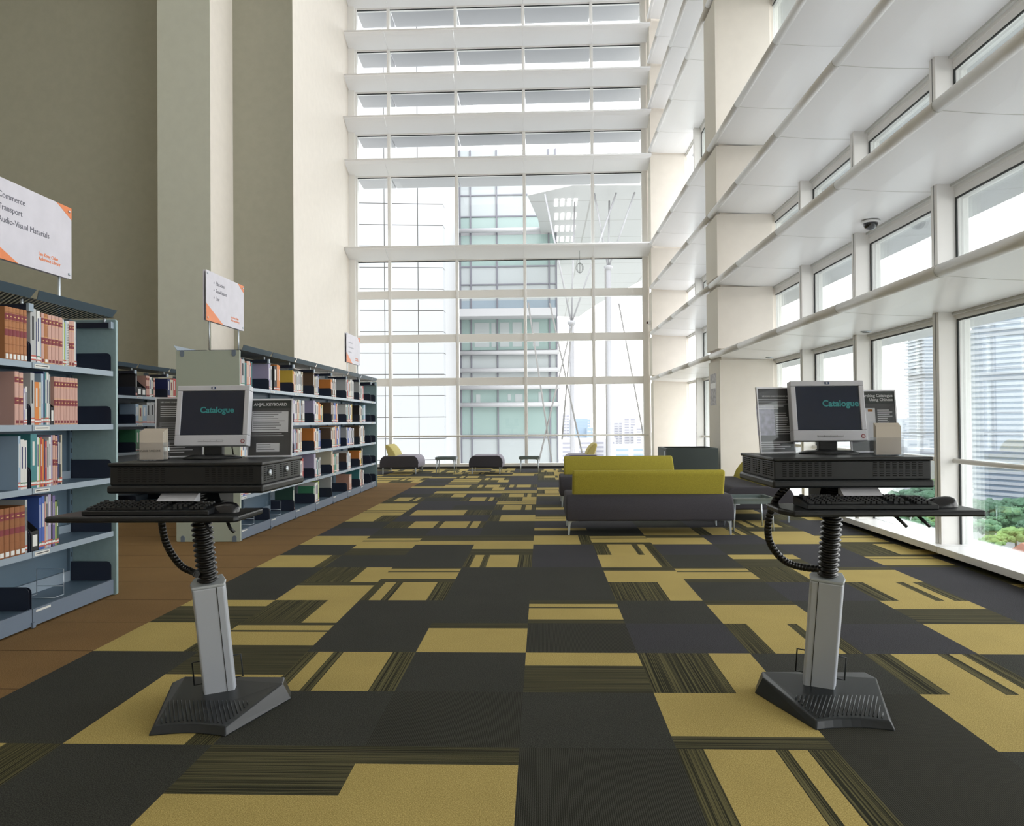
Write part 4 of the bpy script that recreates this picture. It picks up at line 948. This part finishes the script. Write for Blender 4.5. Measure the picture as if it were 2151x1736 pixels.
MB().box(-2.5, 2.2, -1.2, .2, 5.95, 6.3, M_wp2).build('entrance_canopy', t)
b = MB()
for x0, x1 in ((-1.65, -.95), (-.85, -.65), (-.45, .0), (.15, .6), (1.1, 1.4)): b.box(x0, x1, -.012, -.004, 4.65, 5.8, M_bw)
for x0, x1, z0, z1 in ((-1.6, -1.4, 2.0, 2.4), (-.1, .05, 2.1, 2.4), (.25, .6, 2.05, 2.4), (1.35, 1.55, 2.0, 2.5)): b.box(x0, x1, -.012, -.004, z0, z1, M_bw)
b.build('bright_interior', t)
# big floating roof canopy on round tree columns
M_can = grid_mat('canopy_soffit', (.44, .44, .44), (.30, .29, .28), 4.2, 3.1, .07, 'xy', .45)
t = thing('roof_canopy', 'huge white floating roof canopy over the terrace beyond the end window', 'roof', (2, 40, 10))
pts = [(-.49, 29.9), (-.1, 33.4), (.17, 38.9), (-.3, 46.0), (-.9, 54.0), (-3.1, 63.7), (3.24, 65.5), (4.19, 59), (6.56, 48.1), (9.5, 37), (12, 28.8), (4, 28.9), (1.27, 28.7)]
MB().prism([(p[0]-2, p[1]-40) for p in pts], 0, .35, 'z', M_can).build('roof_slab', t)
b = MB()
for k in range(4):
    yy = 30.4+k*2.1-40
    for q in range(4): b.box(-1.42+q*.26+k*.05, -1.28+q*.26+k*.05, yy, yy+1.0, -.03, -.0, mat('soffit_lamp', (1, 1, 1), emit=1.6))
b.build('soffit_reflections', t)  # glowing bars imitate light-fixture reflections; no lamps hang here
M_tc = mat('round_column_white', (.32, .32, .335), .4)
M_rod = mat('tie_rod_white', (.17, .165, .16), .5)
for nme, x, top, lb in (('a', 1.20, 5.05, 'round white column with star-shaped head under the canopy, left one'), ('b', 2.66, 7.2, 'taller round white column beside the corner, right one under the canopy')):
    t = thing('round_column', lb, 'column', (x, 30, -14)); MB().tube([(0, 0, 0), (0, 0, top+14)], .10, M_tc, 16).build('shaft', t)
    MB().lathe([(.1, top+13.8), (.17, top+13.92), (.17, top+13.98), (.08, top+14.02)], M_tc, 12).build('column_head', t)
    for dx, dy in ((-.55, -.6), (.95, -.6), (.1, .5)):
        e_ = 9.9+14; MB().tube([(0, 0, top+13.9), (dx*(e_-top-13.9)/2.7, dy, e_)], .035, M_tc, 8).build('branch_strut', t)
b = MB()
for k, (p, q_) in enumerate((((-.49, 5.72), (.62, -2.2)), ((1.15, 4.7), (-.62, -2.4)), ((.35, 5.7), (1.6, -.4)), ((3.02, 5.67), (4.05, -.2)), ((2.52, 7.0), (2.5, -3)), ((1.2, 4.9), (.78, .4)))):
    o = MB().tube([(p[0], 29.5+k*.05, p[1]), (q_[0], 29.5+k*.05, q_[1])], .032, M_rod, 8).build('tie_rod')
    tag(o, ['white tie rod slanting down to the right, leftmost under the canopy', 'white tie rod crossing leftward down from the left column head', 'white tie rod ending beside the left round column foot', 'long white tie rod slanting down at the far right of the end window', 'thin upright rod just left of the right round column', 'short white rod dropping just left of the left round column'][k], 'rod')
# outside sunshades of this building
for k, z in enumerate([7.15, 8.2, 9.24, 10.27, 11.3]):
    t = thing('outside_sunshade', f'white sunshade fixed outside the end window, {["lowest", "second lowest", "middle", "second highest", "topmost"][k]} of five', 'sunshade', (-1, 19.2, z), 0)
    for x0, x1 in zip(MX, MX[1:]): MB().prism([(-.62, .0), (.05, -.04), (.15, -.02), (.15, .05), (-.62, .06)], x0+1+.03, x1+1-.0, 'x', M_wp2).build('louver_panel', t)
for k, z in enumerate(TZ):
    o = MB().prism([(3.555, z-.02), (4.2, z-.07), (4.3, z-.02), (3.555, z+.05)], -4, 18.3, 'y', M_wp2).build('outside_sunshade')
    tag(o, f'long white sunshade outside the right windows, level with the {orr[k]} light shelf', 'sunshade')

# striped towers, housing blocks
def tower(label, c, ux, L, W_, z1, fl, band, name='office_tower', mg=None, mw=None, teeth=0):
    ux = Vector((ux[0], ux[1], 0)).normalized(); uy = Vector((-ux.y, ux.x, 0))
    A = Matrix(((ux.x, uy.x, 0, c[0]), (ux.y, uy.y, 0, c[1]), (0, 0, 1, GZ), (0, 0, 0, 1)))
    t = thing(name, label, 'building', (c[0], c[1], GZ)); A = Matrix.Translation((-c[0], -c[1], -GZ)) @ A
    h = z1-GZ; b = MB(); b.box(0, L, 0, W_, 0, h, mg, A); b.build('glazing', t)
    b = MB(); k = 0; z = 2
    while z < h:
        e_ = (1.2 if k % 2 else .5)*teeth
        b.box(-.6-e_, L+.6+e_, -.6, W_+.6, z, z+fl*band, mw, A); z += fl; k += 1
    b.box(-.3, L+.3, -.3, W_+.3, h, h+1, mw, A)
    b.build('white_bands', t); return t
M_tg = mat('tower_glass', (.12, .16, .22), .3); M_tw = mat('tower_white', (.30, .32, .36), .5)
M_tg2 = mat('hazy_tower_glass', (.15, .18, .23), .3); M_tw2 = mat('hazy_tower_white', (.30, .31, .34), .5)  # far building materials here and below made pale in place of haze
M_tg3 = mat('hazy_window_grey', (.22, .22, .26), .5); M_tw3 = mat('hazy_wall_white', (.36, .355, .37), .6); M_fb = mat('hazy_blue_glass', (.19, .25, .32), .4)
tower('large white and blue striped office tower filling the rightmost window', (266, 482), (.50, -.866), 110, 60, 62, 3.3, .55, mg=M_tg, mw=M_tw)
tower('distant striped tower with ragged left edge behind the right stand', (345, 700), (1, -.1), 70, 40, 76, 3.1, .45, mg=M_tg2, mw=M_tw2, teeth=2.5)
def px(X, d): return ((X-1138)/1601.6*d)
def pz(Y, d): return 1.15+(883-Y)/1601.6*d
blocks = [(1181, 1196, 868, 900, M_tw3, M_tg3, 'slim distant apartment block left of the left round column'), (1196, 1240, 882, 1000, M_fb, M_tw3, 'distant pale blue block behind the left round column'), (1208, 1234, 880, 850, M_fb, M_fb, 'distant blue glass block right of the left round column'), (1232, 1252, 900, 840, M_fb, M_tw3, 'low blue block behind the last end window mullion'),
 (1288, 1308, 886, 1050, M_tw3, M_tg3, 'distant pale tower just right of the taller round column'), (1309, 1334, 877, 1000, M_tw3, M_tg3, 'distant apartment tower, middle of the right end window pane'), (1334, 1360, 897, 960, M_tw3, M_tg3, 'distant housing slab at the right edge of the end window'),
 (1176, 1245, 922, 620, M_tw3, M_tg3, 'long white slab block with rows of windows, low behind the glazed block'), (1248, 1292, 922, 640, M_tw3, M_tg3, 'white slab block low behind the taller round column'), (1287, 1360, 936, 560, M_tw3, M_fb, 'low white building with a blue ribbon window'),
 (1880, 1912, 885, 900, M_tw2, M_tg2, 'distant pale block left of the ragged tower'), (1890, 1935, 930, 640, M_tw2, M_tg2, 'low distant block in front of the ragged tower'), (1640, 1700, 905, 1000, M_tw3, M_tg3, 'distant pale blocks behind the right monitor'), (1915, 1962, 948, 560, M_tw2, M_tw2, 'low white building in front of the ragged tower')]
for k, (X0, X1, Y, d, mw, mg, lb) in enumerate(blocks):
    x0, x1 = px(X0, d), px(X1, d); h = pz(Y, d)-GZ
    t = thing('apartment_block', lb, 'building', ((x0+x1)/2, d, GZ)); hw = (x1-x0)/2
    MB().box(-hw, hw, 0, 25, 0, h, mw).build('wall', t)
    b = MB(); fl = 3.4; z = h-3
    while z > max(2, h-60):
        nb = max(2, int(2*hw/9))
        for q in range(nb): b.box(-hw+(q+.15)*2*hw/nb, -hw+(q+.85)*2*hw/nb, -.15, 0, z-1.4, z, mg)
        z -= fl
    b.build('window_band', t)
# trees, low houses with red roofs
M_leaf = [mat('leaf_dark', (.055, .12, .07), .9, noise=.4, nscale=.9), mat('leaf_mid', (.08, .17, .085), .9, noise=.4, nscale=.9), mat('leaf_light', (.15, .25, .08), .9, noise=.35, nscale=.9)]
M_trunk = mat('trunk', (.14, .10, .07), .9)
def crown_mesh(seed):
    rt = random.Random(seed); b = bmesh.new()
    for k in range(46):
        a = rt.uniform(0, 2*PI); r = rt.uniform(.05, .82)**.8; z = .62+rt.uniform(-.3, .5)*(1-r*.6); s_ = rt.uniform(.14, .27)
        bmesh.ops.create_icosphere(b, subdivisions=2, radius=s_, matrix=Matrix.Translation((r*math.cos(a), r*math.sin(a), z)) @ Matrix.Diagonal((1, 1, .75, 1)))
    for v in b.verts: v.co += Vector((rt.uniform(-1, 1), rt.uniform(-1, 1), rt.uniform(-1, 1)))*.035
    me = bpy.data.meshes.new('crown'); b.to_mesh(me); b.free(); return me
CM = []
for c in range(3):
    for s_ in range(2):
        me = crown_mesh(c*7+s_); me.materials.append(M_leaf[c]); CM.append(me)
trees = [(2050, 1062, 0, 52), (2100, 1050, 0, 50), (2140, 1060, 0, 58), (2125, 1090, 1, 60), (2060, 1080, 0, 50), (2085, 1100, 1, 44), (2105, 1128, 2, 46), (2140, 1112, 0, 44), (2045, 1112, 1, 46), (2060, 1140, 2, 36), (2035, 1078, 0, 50), (1925, 1045, 0, 52), (1948, 1052, 0, 48), (1885, 1050, 0, 46), (1940, 1078, 1, 52), (1900, 1082, 0, 46), (1870, 1085, 1, 42), (1955, 1098, 2, 40), (1915, 1104, 1, 38), (1845, 1062, 0, 46), (1820, 1080, 1, 42), (1960, 1032, 0, 50), (1255, 948, 0, 14), (1222, 952, 0, 12), (1283, 947, 1, 13)]
for k, (X, Y, c, sz) in enumerate(trees):
    if X > 2028: Y = max(Y, 1072)
    sz *= 1.55; d = 300.0
    for _ in range(6): r = sz*.5/1601.6*d; d = (59-r*.95)*1601.6/(Y-883)
    if Y < 1000: d = 59*1601.6/(Y+6-883); r = sz*.5/1601.6*d
    x = px(X, d)
    t = thing('tree', '', 'tree', (x, d, GZ), k*1.3, 'trees far below the right windows')
    side = ('behind the end window' if X < 1400 else 'seen left of the broad window fin, under the keyboard tray' if X < 1970 else 'hidden low behind the window fin' if X < 2028 else 'seen in the rightmost window')
    t['label'] = ['dark green', 'mid green', 'bright light green'][c] + ' round tree ' + side + (', ' + ['closest to the tower', 'middle of the grove', 'nearest the red roofs'][0 if Y < 1065 else 1 if Y < 1105 else 2] if X > 2028 else '')
    o = bpy.data.objects.new('crown', CM[c*2+k % 2]); COL.objects.link(o); o.parent = t; o.scale = (r, r, r*1.0); o.location = (0, 0, r*.35)
    MB().tube([(0, 0, 0), (0, 0, r*.9)], [r*.07, r*.04], M_trunk, 6).build('trunk', t)
M_roof = mat('red_tile_roof', (.34, .16, .12), .8, noise=.15, nscale=.8); M_hw = mat('house_wall', (.46, .45, .44), .7)
for k, (X, Y, d, w_, rz, lb) in enumerate([(2142, 1138, 315, 16, .5, 'red roofed white house at the right edge, upper one'), (2120, 1163, 300, 26, -.15, 'long low house with red tiled roof at the bottom of the rightmost window'), (2065, 1168, 298, 10, .3, 'small red roofed house low beside the window fin'), (1930, 1122, 390, 34, .1, 'long flat white roofed shed below the keyboard tray')]):
    x = px(X, d); zt2 = pz(Y, d); t = thing('house', lb, 'house', (x, d, GZ), rz)
    h = zt2-GZ-4 if k < 3 else 4
    h = max(3, h)
    MB().box(-w_/2, w_/2, -5, 5, 0, h, M_hw).build('wall', t)
    if k < 3: MB().prism([(-5.8, h-.3), (5.8, h-.3), (0, h+4)], -w_/2-.4, w_/2+.4, 'x', M_roof).build('roof', t)
    else: MB().box(-w_/2-1, w_/2+1, -6, 6, h, h+.6, M_tw).build('roof', t)
